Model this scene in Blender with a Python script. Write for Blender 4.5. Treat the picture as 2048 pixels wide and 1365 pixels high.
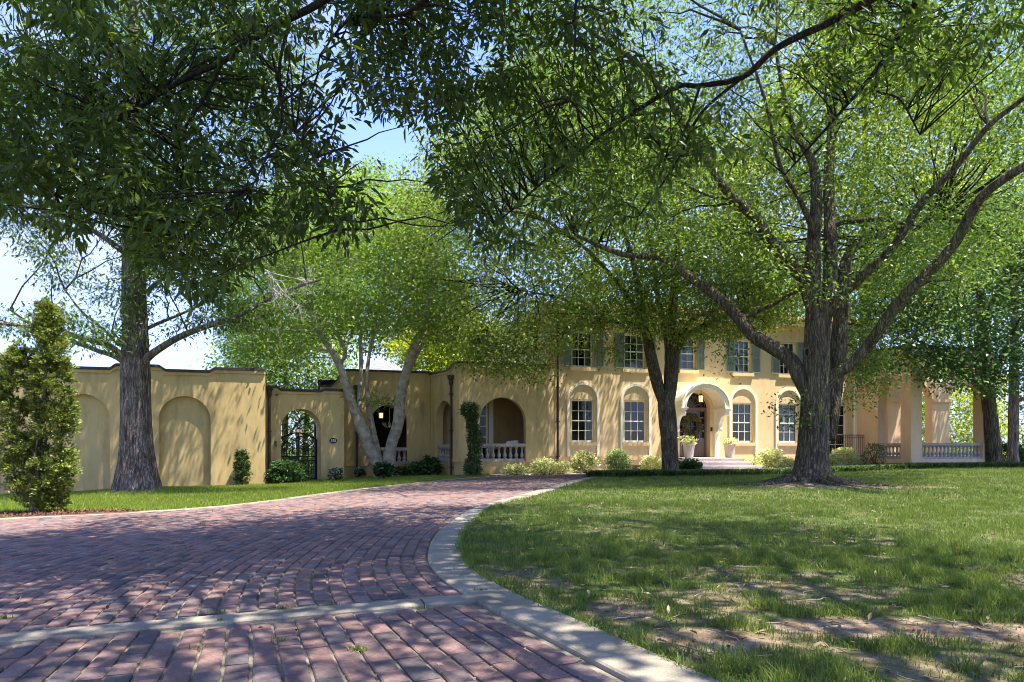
import bpy, math, random
import numpy as np
from mathutils import Vector
from mathutils.geometry import tessellate_polygon

S = bpy.context.scene
for o in list(bpy.data.objects): bpy.data.objects.remove(o)
R = math.radians
# ------------------------------------------------------------------ camera, sky, sun, exposure
FPX, CXP, HZ, CAMH = 1400.0, 1024.0, 895.0, 1.2
cam = bpy.data.cameras.new('camera'); co = bpy.data.objects.new('camera', cam); S.collection.objects.link(co)
co.location = (0, 0, CAMH); co.rotation_euler = (R(90), 0, 0)
cam.sensor_width = 36; cam.lens = FPX/2048*36; cam.shift_y = (HZ-682.5)/2048
cam.clip_start = 0.05; cam.clip_end = 3000
S.camera = co

SUNDIR = Vector((0.34, -0.11, 0.93)).normalized()
sun_el = math.asin(SUNDIR.z); sun_az = math.atan2(SUNDIR.x, SUNDIR.y)
W = bpy.data.worlds.new('World'); S.world = W; W.use_nodes = True
nt = W.node_tree; nt.nodes.clear()
def nn(nt, t, **k):
    n = nt.nodes.new(t)
    for a, b in k.items(): setattr(n, a, b)
    return n
sky = nn(nt, 'ShaderNodeTexSky', sky_type='NISHITA', sun_disc=False, sun_elevation=sun_el, sun_rotation=sun_az, air_density=.62, dust_density=0.0, ozone_density=2.6)
bg = nn(nt, 'ShaderNodeBackground'); bg.inputs[1].default_value = 0.15
out = nn(nt, 'ShaderNodeOutputWorld')
tc = nn(nt, 'ShaderNodeTexCoord'); mp = nn(nt, 'ShaderNodeMapping'); mp.inputs['Scale'].default_value = (1.2, 1.2, 4.5)
nz = nn(nt, 'ShaderNodeTexNoise'); nz.inputs['Scale'].default_value = 2.2; nz.inputs['Detail'].default_value = 7; nz.inputs['Roughness'].default_value = .58
cr = nn(nt, 'ShaderNodeValToRGB'); cr.color_ramp.elements[0].position = .46; cr.color_ramp.elements[1].position = .72
cr.color_ramp.elements[1].color = (.7, .7, .7, 1)
mx = nn(nt, 'ShaderNodeMix', data_type='RGBA'); mx.inputs['B'].default_value = (1.25, 1.38, 1.65, 1)
nt.links.new(tc.outputs['Generated'], mp.inputs[0]); nt.links.new(mp.outputs[0], nz.inputs['Vector'])
nt.links.new(nz.outputs['Fac'], cr.inputs[0]); nt.links.new(cr.outputs[0], mx.inputs['Factor'])
sx = nn(nt, 'ShaderNodeSeparateXYZ'); nt.links.new(tc.outputs['Generated'], sx.inputs[0])
hr = nn(nt, 'ShaderNodeValToRGB'); hr.color_ramp.elements[0].position = .0; hr.color_ramp.elements[0].color = (.95, .95, .95, 1); hr.color_ramp.elements[1].position = .42; hr.color_ramp.elements[1].color = (0, 0, 0, 1)
nt.links.new(sx.outputs['Z'], hr.inputs[0])
mh = nn(nt, 'ShaderNodeMix', data_type='RGBA'); mh.inputs['B'].default_value = (.92, 1.10, 1.55, 1); ti = nn(nt, 'ShaderNodeMix', data_type='RGBA', blend_type='MULTIPLY'); ti.inputs['Factor'].default_value = 1; ti.inputs['B'].default_value = (.80, .74, .92, 1); nt.links.new(sky.outputs[0], ti.inputs['A'])
nt.links.new(hr.outputs[0], mh.inputs['Factor']); nt.links.new(ti.outputs['Result'], mh.inputs['A'])
nt.links.new(mh.outputs['Result'], mx.inputs['A']); nt.links.new(mx.outputs['Result'], bg.inputs[0]); nt.links.new(bg.outputs[0], out.inputs[0])

sl = bpy.data.lights.new('sun', 'SUN'); sl.energy = 2.7; sl.angle = R(.53); sl.color = (1, .94, .83)
so = bpy.data.objects.new('sun', sl); S.collection.objects.link(so)
so.rotation_euler = (-SUNDIR).to_track_quat('-Z', 'Y').to_euler(); so.location = (10, -10, 40)
S.view_settings.view_transform = 'Standard'; S.view_settings.look = 'None'
S.view_settings.exposure = 2.4; S.view_settings.gamma = 1
S.render.engine = 'CYCLES'
cy = S.cycles
cy.max_bounces = 10; cy.diffuse_bounces = 6; cy.glossy_bounces = 3; cy.transmission_bounces = 6; cy.transparent_max_bounces = 8
cy.use_denoising = True; cy.filter_width = 1.0
try: cy.denoiser = 'OPENIMAGEDENOISE'; cy.denoising_input_passes = 'RGB_ALBEDO_NORMAL'
except Exception: pass
cy.sample_clamp_indirect = 6; cy.use_adaptive_sampling = True; cy.adaptive_threshold = .01; cy.caustics_reflective = False; cy.caustics_refractive = False

# ------------------------------------------------------------------ helpers
rng = np.random.default_rng(7); rnd = random.Random(3)
def unp(px, py, d): return np.array([(px-CXP)/FPX*d, d, CAMH+(HZ-py)/FPX*d])
def sstep(a, b, x):
    t = np.clip((np.asarray(x, float)-a)/(b-a), 0, 1); return t*t*(3-2*t)
def vnoise(x, y, seed=0):
    x = np.asarray(x, float); y = np.asarray(y, float)
    xi = np.floor(x).astype(np.int64); yi = np.floor(y).astype(np.int64); xf = x-xi; yf = y-yi
    def h(a, b):
        n = (a*374761393+b*668265263+seed*974634777) & 0x7fffffff
        n = ((n ^ (n >> 13))*1274126177) & 0x7fffffff
        return ((n ^ (n >> 16)) & 0xffff)/65535.
    u = xf*xf*(3-2*xf); v = yf*yf*(3-2*yf)
    return (h(xi, yi)*(1-u)+h(xi+1, yi)*u)*(1-v)+(h(xi, yi+1)*(1-u)+h(xi+1, yi+1)*u)*v
def fnoise(x, y, seed=0): return .55*vnoise(x, y, seed)+.3*vnoise(x*2.1, y*2.1, seed+1)+.15*vnoise(x*4.3, y*4.3, seed+2)
def ground(x, y):
    x = np.asarray(x, float); y = np.asarray(y, float)
    g = -.028*np.log1p(np.exp(np.clip(-x, -30, 30)))
    g = g+.2*sstep(11, 19, x)*sstep(20, 32, y)
    g = g+.16*np.exp(-((x-9.0)**2+(y-21.)**2)/3.2)
    g = g+.15*np.exp(-((x+12.1)**2+(y-22.6)**2)/5.)
    return g
def gpix(px, py):
    d = 1680./(py-HZ)
    for _ in range(30):
        d = (CAMH-float(ground((px-CXP)/FPX*d, d)))*FPX/(py-HZ)
    return np.array([(px-CXP)/FPX*d, d])
def inpoly(x, y, poly):
    x = np.asarray(x, float); y = np.asarray(y, float); c = np.zeros(x.shape, bool); P = np.asarray(poly, float); j = len(P)-1
    for i in range(len(P)):
        a, b = P[i], P[j]
        if a[1] != b[1]:
            c ^= ((a[1] > y) != (b[1] > y)) & (x < (b[0]-a[0])*(y-a[1])/(b[1]-a[1])+a[0])
        j = i
    return c
def catmull(P, n=8):
    P = np.asarray(P, float); Q = np.vstack([2*P[0]-P[1], P, 2*P[-1]-P[-2]]); o = []
    for i in range(1, len(Q)-2):
        t = np.linspace(0, 1, n, endpoint=False)[:, None]; a, b, c, d = Q[i-1], Q[i], Q[i+1], Q[i+2]
        o.append(.5*((2*b)+(c-a)*t+(2*a-5*b+4*c-d)*t*t+(3*b-a-3*c+d)*t**3))
    o.append(P[-1:]); return np.vstack(o)
def resample(P, step):
    P = np.asarray(P, float); L = np.r_[0, np.cumsum(np.linalg.norm(np.diff(P, axis=0), axis=1))]
    s = np.arange(0, L[-1], step); return np.stack([np.interp(s, L, P[:, k]) for k in range(P.shape[1])], 1), s

BASE = {}
def link(o): S.collection.objects.link(o); return o
def put(o, parent, base=None):
    link(o)
    if parent is not None: o.parent = parent; BASE[o.name] = BASE[parent.name]
    elif base is not None: o.location = base; BASE[o.name] = np.array(base, float)
    return o
def tag(o, label=None, cat=None, group=None, kind=None):
    for k, v in (('label', label), ('category', cat), ('group', group), ('kind', kind)):
        if v: o[k] = v
    return o
def thing(name, base, label, cat, group=None):
    o = bpy.data.objects.new(name, None); o.empty_display_size = .2
    put(o, None, base); return tag(o, label, cat, group)
class MB:
    def __init__(s): s.v = []; s.f = []; s.n = 0
    def add(s, v, f):
        v = np.asarray(v, float).reshape(-1, 3); s.v.append(v); s.f += [tuple(int(i)+s.n for i in q) for q in f]; s.n += len(v)
    def mesh(s, name, base=(0, 0, 0), smooth=False):
        me = bpy.data.meshes.new(name); V = np.vstack(s.v)-np.asarray(base, float)
        me.from_pydata(V.tolist(), [], s.f)
        if smooth: me.shade_smooth()
        return me
    def build(s, name, mat, parent=None, base=None, smooth=False):
        b = BASE[parent.name] if parent is not None else (np.array(base, float) if base is not None else np.zeros(3))
        me = s.mesh(name, b, smooth); me.materials.append(mat)
        return put(bpy.data.objects.new(name, me), parent, b)
    def boxw(s, P8): s.add(P8, [(0, 1, 2, 3), (7, 6, 5, 4), (0, 4, 5, 1), (1, 5, 6, 2), (2, 6, 7, 3), (3, 7, 4, 0)])
    def box(s, x0, x1, y0, y1, z0, z1, T=None):
        P = np.array([(x0, y0, z0), (x0, y1, z0), (x1, y1, z0), (x1, y0, z0), (x0, y0, z1), (x0, y1, z1), (x1, y1, z1), (x1, y0, z1)], float)
        s.boxw(P if T is None else T(P))
    def lathe(s, prof, c=(0, 0, 0), n=12, T=None):
        a = np.linspace(0, 2*np.pi, n, endpoint=False); V = []
        for r, z in prof: V.append(np.stack([c[0]+r*np.cos(a), c[1]+r*np.sin(a), np.full(n, c[2]+z)], 1))
        V = np.vstack(V); F = []
        for i in range(len(prof)-1):
            for j in range(n): k = (j+1) % n; F.append((i*n+j, i*n+k, (i+1)*n+k, (i+1)*n+j))
        F.append(tuple(range(n))[::-1]); F.append(tuple((len(prof)-1)*n+j for j in range(n)))
        s.add(V if T is None else T(V), F)
    def tube(s, P, r, n=8, cap=True, wob=0., seed=0):
        P = np.asarray(P, float); r = np.broadcast_to(np.asarray(r, float), (len(P),))
        t = np.gradient(P, axis=0); t /= np.linalg.norm(t, axis=1)[:, None]+1e-9
        ref = np.array([.13, .2, 1.]) if abs(t[0, 2]) < .8 else np.array([1., .1, .05])
        a = np.cross(t, ref); a /= np.linalg.norm(a, axis=1)[:, None]+1e-9; b = np.cross(t, a)
        th = np.linspace(0, 2*np.pi, n, endpoint=False)
        rr = r[:, None]*np.ones(n)
        if wob:
            L = np.r_[0, np.cumsum(np.linalg.norm(np.diff(P, axis=0), axis=1))]
            rr = rr*(1+wob*(fnoise(th[None]*n/7.+0*L[:, None], L[:, None]*2.5, seed)-.5)*2*np.ones_like(rr))
            rr[:, -1] = .5*(rr[:, -2]+rr[:, 0])
        V = P[:, None]+rr[..., None]*(np.cos(th)[None, :, None]*a[:, None]+np.sin(th)[None, :, None]*b[:, None])
        m = len(P); F = [(i*n+j, i*n+(j+1) % n, (i+1)*n+(j+1) % n, (i+1)*n+j) for i in range(m-1) for j in range(n)]
        if cap: F += [tuple(range(n))[::-1], tuple((m-1)*n+j for j in range(n))]
        s.add(V.reshape(-1, 3), F)
def npmesh(name, V, F, k, mat, parent=None, base=None, lr=None, smooth=False):
    """fast mesh: V (n,3), F (m,k)"""
    b = BASE[parent.name] if parent is not None else (np.array(base, float) if base is not None else np.zeros(3))
    me = bpy.data.meshes.new(name); V = (np.asarray(V)-b).astype(np.float32); F = np.asarray(F, np.int32); m = len(F)
    me.vertices.add(len(V)); me.vertices.foreach_set('co', V.ravel())
    me.loops.add(m*k); me.loops.foreach_set('vertex_index', F.ravel())
    me.polygons.add(m); me.polygons.foreach_set('loop_start', np.arange(0, m*k, k, dtype=np.int32))
    try: me.polygons.foreach_set('loop_total', np.full(m, k, np.int32))
    except Exception: pass
    if lr is not None:
        at = me.attributes.new('lr', 'FLOAT', 'FACE'); at.data.foreach_set('value', np.asarray(lr, np.float32))
    me.update(calc_edges=True)
    if smooth: me.shade_smooth()
    me.materials.append(mat)
    return put(bpy.data.objects.new(name, me), parent, b)

# ------------------------------------------------------------------ materials
def mat(name, rough=.8, spec=.3):
    m = bpy.data.materials.new(name); m.use_nodes = True; t = m.node_tree
    b = t.nodes['Principled BSDF']; b.inputs['Roughness'].default_value = rough
    b.inputs['Specular IOR Level'].default_value = spec
    return m, t, b
def ramp(t, src, stops):
    r = nn(t, 'ShaderNodeValToRGB'); e = r.color_ramp.elements
    while len(e) < len(stops): e.new(.5)
    for i, (p, c) in enumerate(stops): e[i].position = p; e[i].color = (*c, 1)
    t.links.new(src, r.inputs[0]); return r
def noise(t, scale, detail=4, rough=.55, vec=None, mapscale=None, coord='Object'):
    n = nn(t, 'ShaderNodeTexNoise'); n.inputs['Scale'].default_value = scale; n.inputs['Detail'].default_value = detail; n.inputs['Roughness'].default_value = rough
    c = nn(t, 'ShaderNodeTexCoord'); src = c.outputs[coord]
    if mapscale:
        m = nn(t, 'ShaderNodeMapping'); m.inputs['Scale'].default_value = mapscale; t.links.new(src, m.inputs[0]); src = m.outputs[0]
    t.links.new(src, n.inputs['Vector']); return n
def bump(t, b, src, strength=.3, dist=.01):
    n = nn(t, 'ShaderNodeBump'); n.inputs['Strength'].default_value = strength; n.inputs['Distance'].default_value = dist
    t.links.new(src, n.inputs['Height']); t.links.new(n.outputs[0], b.inputs['Normal']); return n
def mixc(t, fac, a, b, mode='MIX'):
    m = nn(t, 'ShaderNodeMix', data_type='RGBA', blend_type=mode)
    for k, v in (('Factor', fac), ('A', a), ('B', b)):
        if hasattr(v, 'is_linked'): t.links.new(v, m.inputs[k])
        elif isinstance(v, tuple): m.inputs[k].default_value = (*v, 1)
        else: m.inputs[k].default_value = v
    return m.outputs['Result']
def simple(name, c, rough=.6, var=.12, scale=6, bs=0., spec=.3, metal=0.):
    m, t, b = mat(name, rough, spec); b.inputs['Metallic'].default_value = metal
    n = noise(t, scale); r = ramp(t, n.outputs['Fac'], [(.3, tuple(x*(1-var) for x in c)), (.7, tuple(min(1, x*(1+var)) for x in c))])
    t.links.new(r.outputs[0], b.inputs['Base Color'])
    if bs: bump(t, b, noise(t, scale*8).outputs['Fac'], bs, .01)
    return m
def stucco(name, c, dirt=.25):
    m, t, b = mat(name, .9, .15)
    n1 = noise(t, .55, 5, .6); n2 = noise(t, 3.0, 6, .65, mapscale=(1, 1, .25)); n3 = noise(t, 60, 3)
    r = ramp(t, n1.outputs['Fac'], [(.3, tuple(x*.90 for x in c)), (.7, tuple(x*1.08 for x in c))])
    r2 = ramp(t, n2.outputs['Fac'], [(.30, (1-dirt,)*3), (.52, (1, 1, 1))])
    t.links.new(mixc(t, 1., r.outputs[0], r2.outputs[0], 'MULTIPLY'), b.inputs['Base Color'])
    bump(t, b, n3.outputs['Fac'], .35, .006); return m
M = {}
M['stucco_w'] = stucco('ochre stucco garden walls', (.62, .45, .20), .30)
M['stucco_h'] = stucco('peach stucco house', (.78, .57, .31), .14)
M['stucco_p'] = stucco('pink ochre stucco porch', (.70, .49, .295), .16)
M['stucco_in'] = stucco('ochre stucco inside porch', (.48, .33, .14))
M['cream'] = simple('cream paint', (.92, .85, .67), .55, .04)
M['white'] = simple('white paint', (.80, .77, .70), .5, .05)
M['cap'] = simple('dark metal coping', (.055, .04, .035), .5, .3, 8)
M['pipe'] = simple('brown downspout metal', (.07, .045, .03), .5, .3, 5)
M['copper'] = simple('copper downspout', (.22, .07, .035), .45, .3, 5)
M['stone'] = simple('cast stone', (.38, .335, .28), .85, .22, 9, .3)
M['limestone'] = simple('pink limestone steps', (.58, .49, .45), .85, .12, 9, .2)
M['iron'] = simple('black wrought iron', (.012, .012, .013), .45, .3, 8)
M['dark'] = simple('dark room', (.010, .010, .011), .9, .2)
M['door'] = simple('mauve grey door paint', (.19, .135, .125), .45, .08)
M['shutter'] = simple('sage green shutter paint', (.27, .32, .27), .6, .1)
M['blind'] = simple('pale window blinds', (.45, .42, .36), .6, .08)
M['curtain'] = simple('cream curtain', (.72, .68, .56), .8, .1, 14)
M['tile'] = simple('terracotta roof', (.30, .135, .065), .8, .3, 5, .4)
M['slate'] = simple('grey slate roof', (.20, .20, .22), .6, .25, 7, .3)
M['floor'] = simple('porch floor', (.30, .22, .17), .8, .15)
M['pot'] = simple('pale ceramic planter', (.58, .48, .39), .6, .15, 7, .1)
M['cushion'] = simple('white cushion', (.70, .66, .60), .9, .1, 9)
M['wicker'] = simple('dark wicker', (.08, .06, .045), .7, .3, 20)
M['gravel'] = simple('pale gravel bed', (.50, .42, .37), .9, .35, 40, .8)
M['mulch'] = simple('red brown mulch', (.13, .06, .04), .95, .5, 40, .8)
M['dirt'] = simple('bed soil', (.10, .065, .04), .95, .4, 20, .8)
M['plaque'] = simple('dark plaque enamel', (.018, .012, .011), .35, .1)
M['soilpot'] = M['dirt']
def glass_dark():
    m, t, b = mat('window glass', .04, .6); b.inputs['Base Color'].default_value = (.012, .014, .014, 1)
    b.inputs['Alpha'].default_value = 1
    tr = nn(t, 'ShaderNodeBsdfTransparent'); tr.inputs[0].default_value = (.75, .78, .76, 1)
    gl = nn(t, 'ShaderNodeBsdfGlossy'); gl.inputs['Roughness'].default_value = .03
    fr = nn(t, 'ShaderNodeFresnel'); fr.inputs[0].default_value = 1.5
    ms = nn(t, 'ShaderNodeMixShader'); t.links.new(fr.outputs[0], ms.inputs[0]); t.links.new(tr.outputs[0], ms.inputs[1]); t.links.new(gl.outputs[0], ms.inputs[2])
    t.links.new(ms.outputs[0], t.nodes['Material Output'].inputs[0]); return m
M['glass'] = glass_dark()
def lampglass(name, e):
    m, t, b = mat(name, .2); b.inputs['Base Color'].default_value = (.9, .8, .6, 1)
    b.inputs['Emission Color'].default_value = (1, .58, .22, 1); b.inputs['Emission Strength'].default_value = e; return m
M['lamp'] = lampglass('lit lantern glass', .45); M['lamp_faint'] = lampglass('lantern glass', .08)  # glass of the unlit lanterns is given a faint glow as well
def bark(name, c1, c2, c3, sc=9., st=.9, dist=.05):
    m, t, b = mat(name, .95, .1)
    n1 = noise(t, sc, 6, .65, mapscale=(1, 1, .16)); n2 = noise(t, 1.7, 5, .65); n3 = noise(t, sc*3, 4, .7, mapscale=(1, 1, .5))
    c = nn(t, 'ShaderNodeTexCoord'); dn = noise(t, 3.5, 3); ad = nn(t, 'ShaderNodeMix', data_type='VECTOR'); ad.inputs[0].default_value = .16
    t.links.new(c.outputs['Object'], ad.inputs[4]); t.links.new(dn.outputs['Color'], ad.inputs[5])
    mp = nn(t, 'ShaderNodeMapping'); mp.inputs['Scale'].default_value = (1, 1, .085); t.links.new(ad.outputs[1], mp.inputs[0])
    vo = nn(t, 'ShaderNodeTexVoronoi', feature='DISTANCE_TO_EDGE'); vo.inputs['Scale'].default_value = sc*1.9; t.links.new(mp.outputs[0], vo.inputs['Vector'])
    ed = ramp(t, vo.outputs['Distance'], [(0, (.34, .34, .34)), (.16, (.8, .8, .8)), (.34, (1.15, 1.15, 1.15))])
    r1 = ramp(t, n1.outputs['Fac'], [(.34, c1), (.5, tuple((a+b_)/2 for a, b_ in zip(c1, c2))), (.66, c2)])
    r2 = ramp(t, n2.outputs['Fac'], [(.48, (0, 0, 0)), (.66, (.75, .75, .75))])
    t.links.new(mixc(t, 1., mixc(t, r2.outputs[0], r1.outputs[0], c3), ed.outputs[0], 'MULTIPLY'), b.inputs['Base Color'])
    a = nn(t, 'ShaderNodeMath', operation='MULTIPLY_ADD'); a.inputs[1].default_value = .4
    a2 = nn(t, 'ShaderNodeMath', operation='MULTIPLY_ADD'); a2.inputs[1].default_value = 1.4; t.links.new(vo.outputs['Distance'], a2.inputs[0]); t.links.new(n1.outputs['Fac'], a2.inputs[2])
    t.links.new(n3.outputs['Fac'], a.inputs[0]); t.links.new(a2.outputs[0], a.inputs[2])
    bump(t, b, a.outputs[0], st, dist); return m
M['bark_oak'] = bark('grey brown oak bark', (.065, .05, .034), (.27, .21, .145), (.17, .17, .08), 9, 1., .07)
M['bark_red'] = bark('furrowed reddish bark', (.10, .075, .06), (.34, .265, .22), (.30, .27, .23), 8, 1., .05)
M['bark_pale'] = simple('pale mottled bark', (.33, .285, .21), .9, .45, 5, .8)
M['bark_linden'] = bark('brown linden bark', (.085, .065, .045), (.27, .21, .145), (.18, .175, .09), 11, .9, .04)
M['twig'] = bark('dark twig bark', (.022, .017, .013), (.07, .055, .04), (.05, .045, .03), 20, .4, .01)
M['twig_pale'] = simple('bleached dead twigs', (.60, .55, .50), .8, .2, 20)
def leafmat(name, dark, mid, lite, tr, tfac=.45, gl=.05):
    m = bpy.data.materials.new(name); m.use_nodes = True; t = m.node_tree; t.nodes.clear()
    at = nn(t, 'ShaderNodeAttribute', attribute_name='lr'); r = ramp(t, at.outputs['Fac'], [(0, dark), (.55, mid), (1, lite)])
    df = nn(t, 'ShaderNodeBsdfDiffuse'); tl = nn(t, 'ShaderNodeBsdfTranslucent'); g = nn(t, 'ShaderNodeBsdfGlossy'); g.inputs['Roughness'].default_value = .5
    g.inputs[0].default_value = (.95, 1, .85, 1)
    t.links.new(r.outputs[0], df.inputs[0]); t.links.new(mixc(t, 1., r.outputs[0], tr, 'MULTIPLY'), tl.inputs[0])
    a = nn(t, 'ShaderNodeMixShader'); a.inputs[0].default_value = tfac; t.links.new(df.outputs[0], a.inputs[1]); t.links.new(tl.outputs[0], a.inputs[2])
    lw = nn(t, 'ShaderNodeLayerWeight'); lw.inputs[0].default_value = .25
    mm = nn(t, 'ShaderNodeMath', operation='MULTIPLY_ADD'); mm.inputs[1].default_value = .03; mm.inputs[2].default_value = gl*.3; t.links.new(lw.outputs['Fresnel'], mm.inputs[0])
    b2 = nn(t, 'ShaderNodeMixShader'); t.links.new(mm.outputs[0], b2.inputs[0]); t.links.new(a.outputs[0], b2.inputs[1]); t.links.new(g.outputs[0], b2.inputs[2])
    o = nn(t, 'ShaderNodeOutputMaterial'); t.links.new(b2.outputs[0], o.inputs[0]); return m
TR = (1.65, 1.7, .75)
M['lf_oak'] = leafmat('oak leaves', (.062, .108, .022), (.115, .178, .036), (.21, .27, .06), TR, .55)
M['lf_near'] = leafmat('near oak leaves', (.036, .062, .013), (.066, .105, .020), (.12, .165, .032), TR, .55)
M['lf_red'] = leafmat('feathery deciduous conifer leaves', (.040, .078, .016), (.072, .125, .024), (.125, .19, .036), TR, .55)
M['lf_pale'] = leafmat('light green leaves', (.095, .16, .028), (.16, .245, .045), (.26, .34, .07), TR, .55)
M['lf_lin'] = leafmat('linden leaves', (.095, .140, .030), (.16, .22, .045), (.26, .31, .07), TR, .55)
M['lf_blue'] = leafmat('dark bluish leaves', (.045, .09, .032), (.08, .145, .05), (.15, .22, .075), TR, .5)
M['lf_bg'] = leafmat('background leaves', (.07, .125, .026), (.12, .19, .04), (.21, .28, .06), TR, .55)
M['lf_yel'] = leafmat('yellow green leaves', (.17, .22, .022), (.30, .34, .035), (.44, .46, .06), TR, .55)
M['lf_con'] = leafmat('golden cypress sprays', (.085, .125, .024), (.20, .25, .05), (.38, .40, .11), (1.2, 1.25, .8), .25)
M['lf_yew'] = leafmat('topiary leaves', (.04, .075, .025), (.08, .13, .04), (.16, .21, .07), (1.3, 1.4, .8), .3)
M['lf_var'] = leafmat('cream edged leaves', (.34, .40, .12), (.68, .68, .32), (.90, .88, .62), (1.05, 1.05, .85), .4)
M['lf_box'] = leafmat('pale clipped leaves', (.16, .24, .08), (.36, .45, .18), (.66, .70, .42), (1.1, 1.2, .8), .35)
M['lf_dk'] = leafmat('deep green shrub leaves', (.025, .06, .022), (.045, .10, .03), (.11, .19, .06), (1.4, 1.5, .8), .3, .08)
M['lf_strap'] = leafmat('strap leaves', (.04, .08, .02), (.08, .14, .035), (.20, .27, .08), (1.3, 1.4, .8), .3, .08)
M['lf_wreath'] = leafmat('dried wreath leaves', (.10, .10, .04), (.20, .20, .09), (.36, .30, .14), (1, 1, .8), .2)
M['petal'] = leafmat('white petals', (.6, .6, .55), (.75, .75, .7), (.85, .85, .8), (1, 1, 1), .3)
M['grass'] = leafmat('lawn grass blades', (.078, .122, .024), (.14, .20, .04), (.30, .30, .10), (1.5, 1.5, .8), .4, .05)
M['grass_l'] = leafmat('bright lawn grass blades', (.15, .21, .025), (.23, .30, .04), (.34, .38, .08), (1.4, 1.4, .8), .4, .05)
M['litter'] = leafmat('dry leaf litter', (.10, .055, .03), (.22, .14, .08), (.42, .32, .22), (1, 1, 1), .1)
def brickmat():
    m, t, b = mat('worn purple red pavers', .85, .25)
    at = nn(t, 'ShaderNodeAttribute', attribute_name='lr'); oi = nn(t, 'ShaderNodeObjectInfo')
    a = nn(t, 'ShaderNodeMath', operation='ADD'); t.links.new(at.outputs['Fac'], a.inputs[0]); t.links.new(oi.outputs['Random'], a.inputs[1])
    fr = nn(t, 'ShaderNodeMath', operation='FRACT'); t.links.new(a.outputs[0], fr.inputs[0])
    r = ramp(t, fr.outputs[0], [(0, (.085, .07, .072)), (.12, (.145, .10, .098)), (.3, (.215, .128, .108)), (.5, (.18, .122, .112)), (.70, (.25, .145, .118)), (.86, (.21, .16, .15)), (1, (.10, .085, .086))])
    n = noise(t, 7, 5, .65, coord='Object'); r2 = ramp(t, n.outputs['Fac'], [(.3, (.8, .79, .8)), (.52, (1, 1, 1)), (.72, (1.15, 1.13, 1.13))])
    n2 = noise(t, 38, 4, .7); r3 = ramp(t, n2.outputs['Fac'], [(.3, (.7, .7, .7)), (.6, (1.1, 1.1, 1.1))])
    c = mixc(t, 1., mixc(t, 1., r.outputs[0], r2.outputs[0], 'MULTIPLY'), r3.outputs[0], 'MULTIPLY')
    t.links.new(c, b.inputs['Base Color']); bump(t, b, n2.outputs['Fac'], .6, .008); return m
M['brick'] = brickmat()
def concmat(name, c):
    m, t, b = mat(name, .9, .2)
    n = noise(t, 1.6, 6, .65); r = ramp(t, n.outputs['Fac'], [(.28, tuple(x*.52 for x in c)), (.45, tuple(x*.88 for x in c)), (.68, tuple(x*1.15 for x in c))])
    n2 = noise(t, 90, 2, .7); r2 = ramp(t, n2.outputs['Fac'], [(.3, (.72, .72, .72)), (.6, (1.05, 1.05, 1.05))])
    t.links.new(mixc(t, 1., r.outputs[0], r2.outputs[0], 'MULTIPLY'), b.inputs['Base Color']); bump(t, b, n2.outputs['Fac'], .4, .006); return m
M['conc'] = concmat('weathered concrete edging', (.30, .265, .205)); M['mortar'] = concmat('sandy mortar', (.26, .225, .17))
def lawnmat():
    m, t, b = mat('lawn soil and thatch', .95, .1)
    at = nn(t, 'ShaderNodeAttribute', attribute_name='bare')
    n = noise(t, 1.3, 6, .65); n2 = noise(t, 22, 5, .7); n3 = noise(t, 4.5, 4, .6)
    g = ramp(t, n2.outputs['Fac'], [(.3, (.035, .055, .015)), (.5, (.07, .10, .025)), (.7, (.13, .12, .05))])
    s = ramp(t, n3.outputs['Fac'], [(.3, (.13, .085, .05)), (.5, (.26, .19, .13)), (.68, (.40, .32, .24))])
    s2 = ramp(t, n2.outputs['Fac'], [(.32, (.45, .4, .35)), (.55, (1.05, 1.05, 1.05))])
    t.links.new(mixc(t, at.outputs['Fac'], g.outputs[0], mixc(t, 1., s.outputs[0], s2.outputs[0], 'MULTIPLY')), b.inputs['Base Color'])
    bump(t, b, n2.outputs['Fac'], .9, .03); return m
M['lawn'] = lawnmat()

# ------------------------------------------------------------------ house frame
TH = R(17.0); U = np.array([math.cos(TH), math.sin(TH)]); N = np.array([math.sin(TH), -math.cos(TH)])
class Frame:
    """wall frame: s along the wall, n out of the wall towards the drive, z up"""
    def __init__(s, A, ang): s.A = np.array(A, float); s.u = np.array([math.cos(ang), math.sin(ang)]); s.nv = np.array([math.sin(ang), -math.cos(ang)]); s.ang = ang
    def T(s, P):
        P = np.asarray(P, float); return np.column_stack([s.A[0]+P[:, 0]*s.u[0]+P[:, 1]*s.nv[0], s.A[1]+P[:, 0]*s.u[1]+P[:, 1]*s.nv[1], P[:, 2]])
    def pt(s, a, n, z=0.): return s.T([(a, n, z)])[0]
    def at(s, px, n=0.):
        k = (px-CXP)/FPX; A = s.A+s.nv*n; return (k*A[1]-A[0])/(s.u[0]-k*s.u[1])
    def z(s, px, py, n=0.): p = s.pt(s.at(px, n), n); return CAMH+(HZ-py)/FPX*p[1]
def arch(c, hw, z0, zs, rise=None, n=20):
    rise = hw if rise is None else rise; a = np.linspace(0, np.pi, n+1)
    return [(c-hw, z0)]+[(c-hw*math.cos(t), zs+rise*math.sin(t)) for t in a]+[(c+hw, z0)]
def rect(a, b, c, d): return [(a, c), (a, d), (b, d), (b, c)]
def wallmesh(mb, fr, outline, holes, t, n0=0.):
    """plate with openings, front at n0, back at n0-t"""
    loops = [outline]+holes; pts = [p for l in loops for p in l]
    tri = tessellate_polygon([[Vector((a, b, 0)) for a, b in l] for l in loops]); k = len(pts)
    V = [(a, n0, b) for a, b in pts]+[(a, n0-t, b) for a, b in pts]; F = []
    for q in tri: F.append(tuple(q)); F.append(tuple(i+k for i in q[::-1]))
    o = 0
    for l in loops:
        m = len(l)
        for i in range(m): a, b = o+i, o+(i+1) % m; F.append((a, b, b+k, a+k))
        o += m
    mb.add(fr.T(np.array(V)), F)
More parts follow.
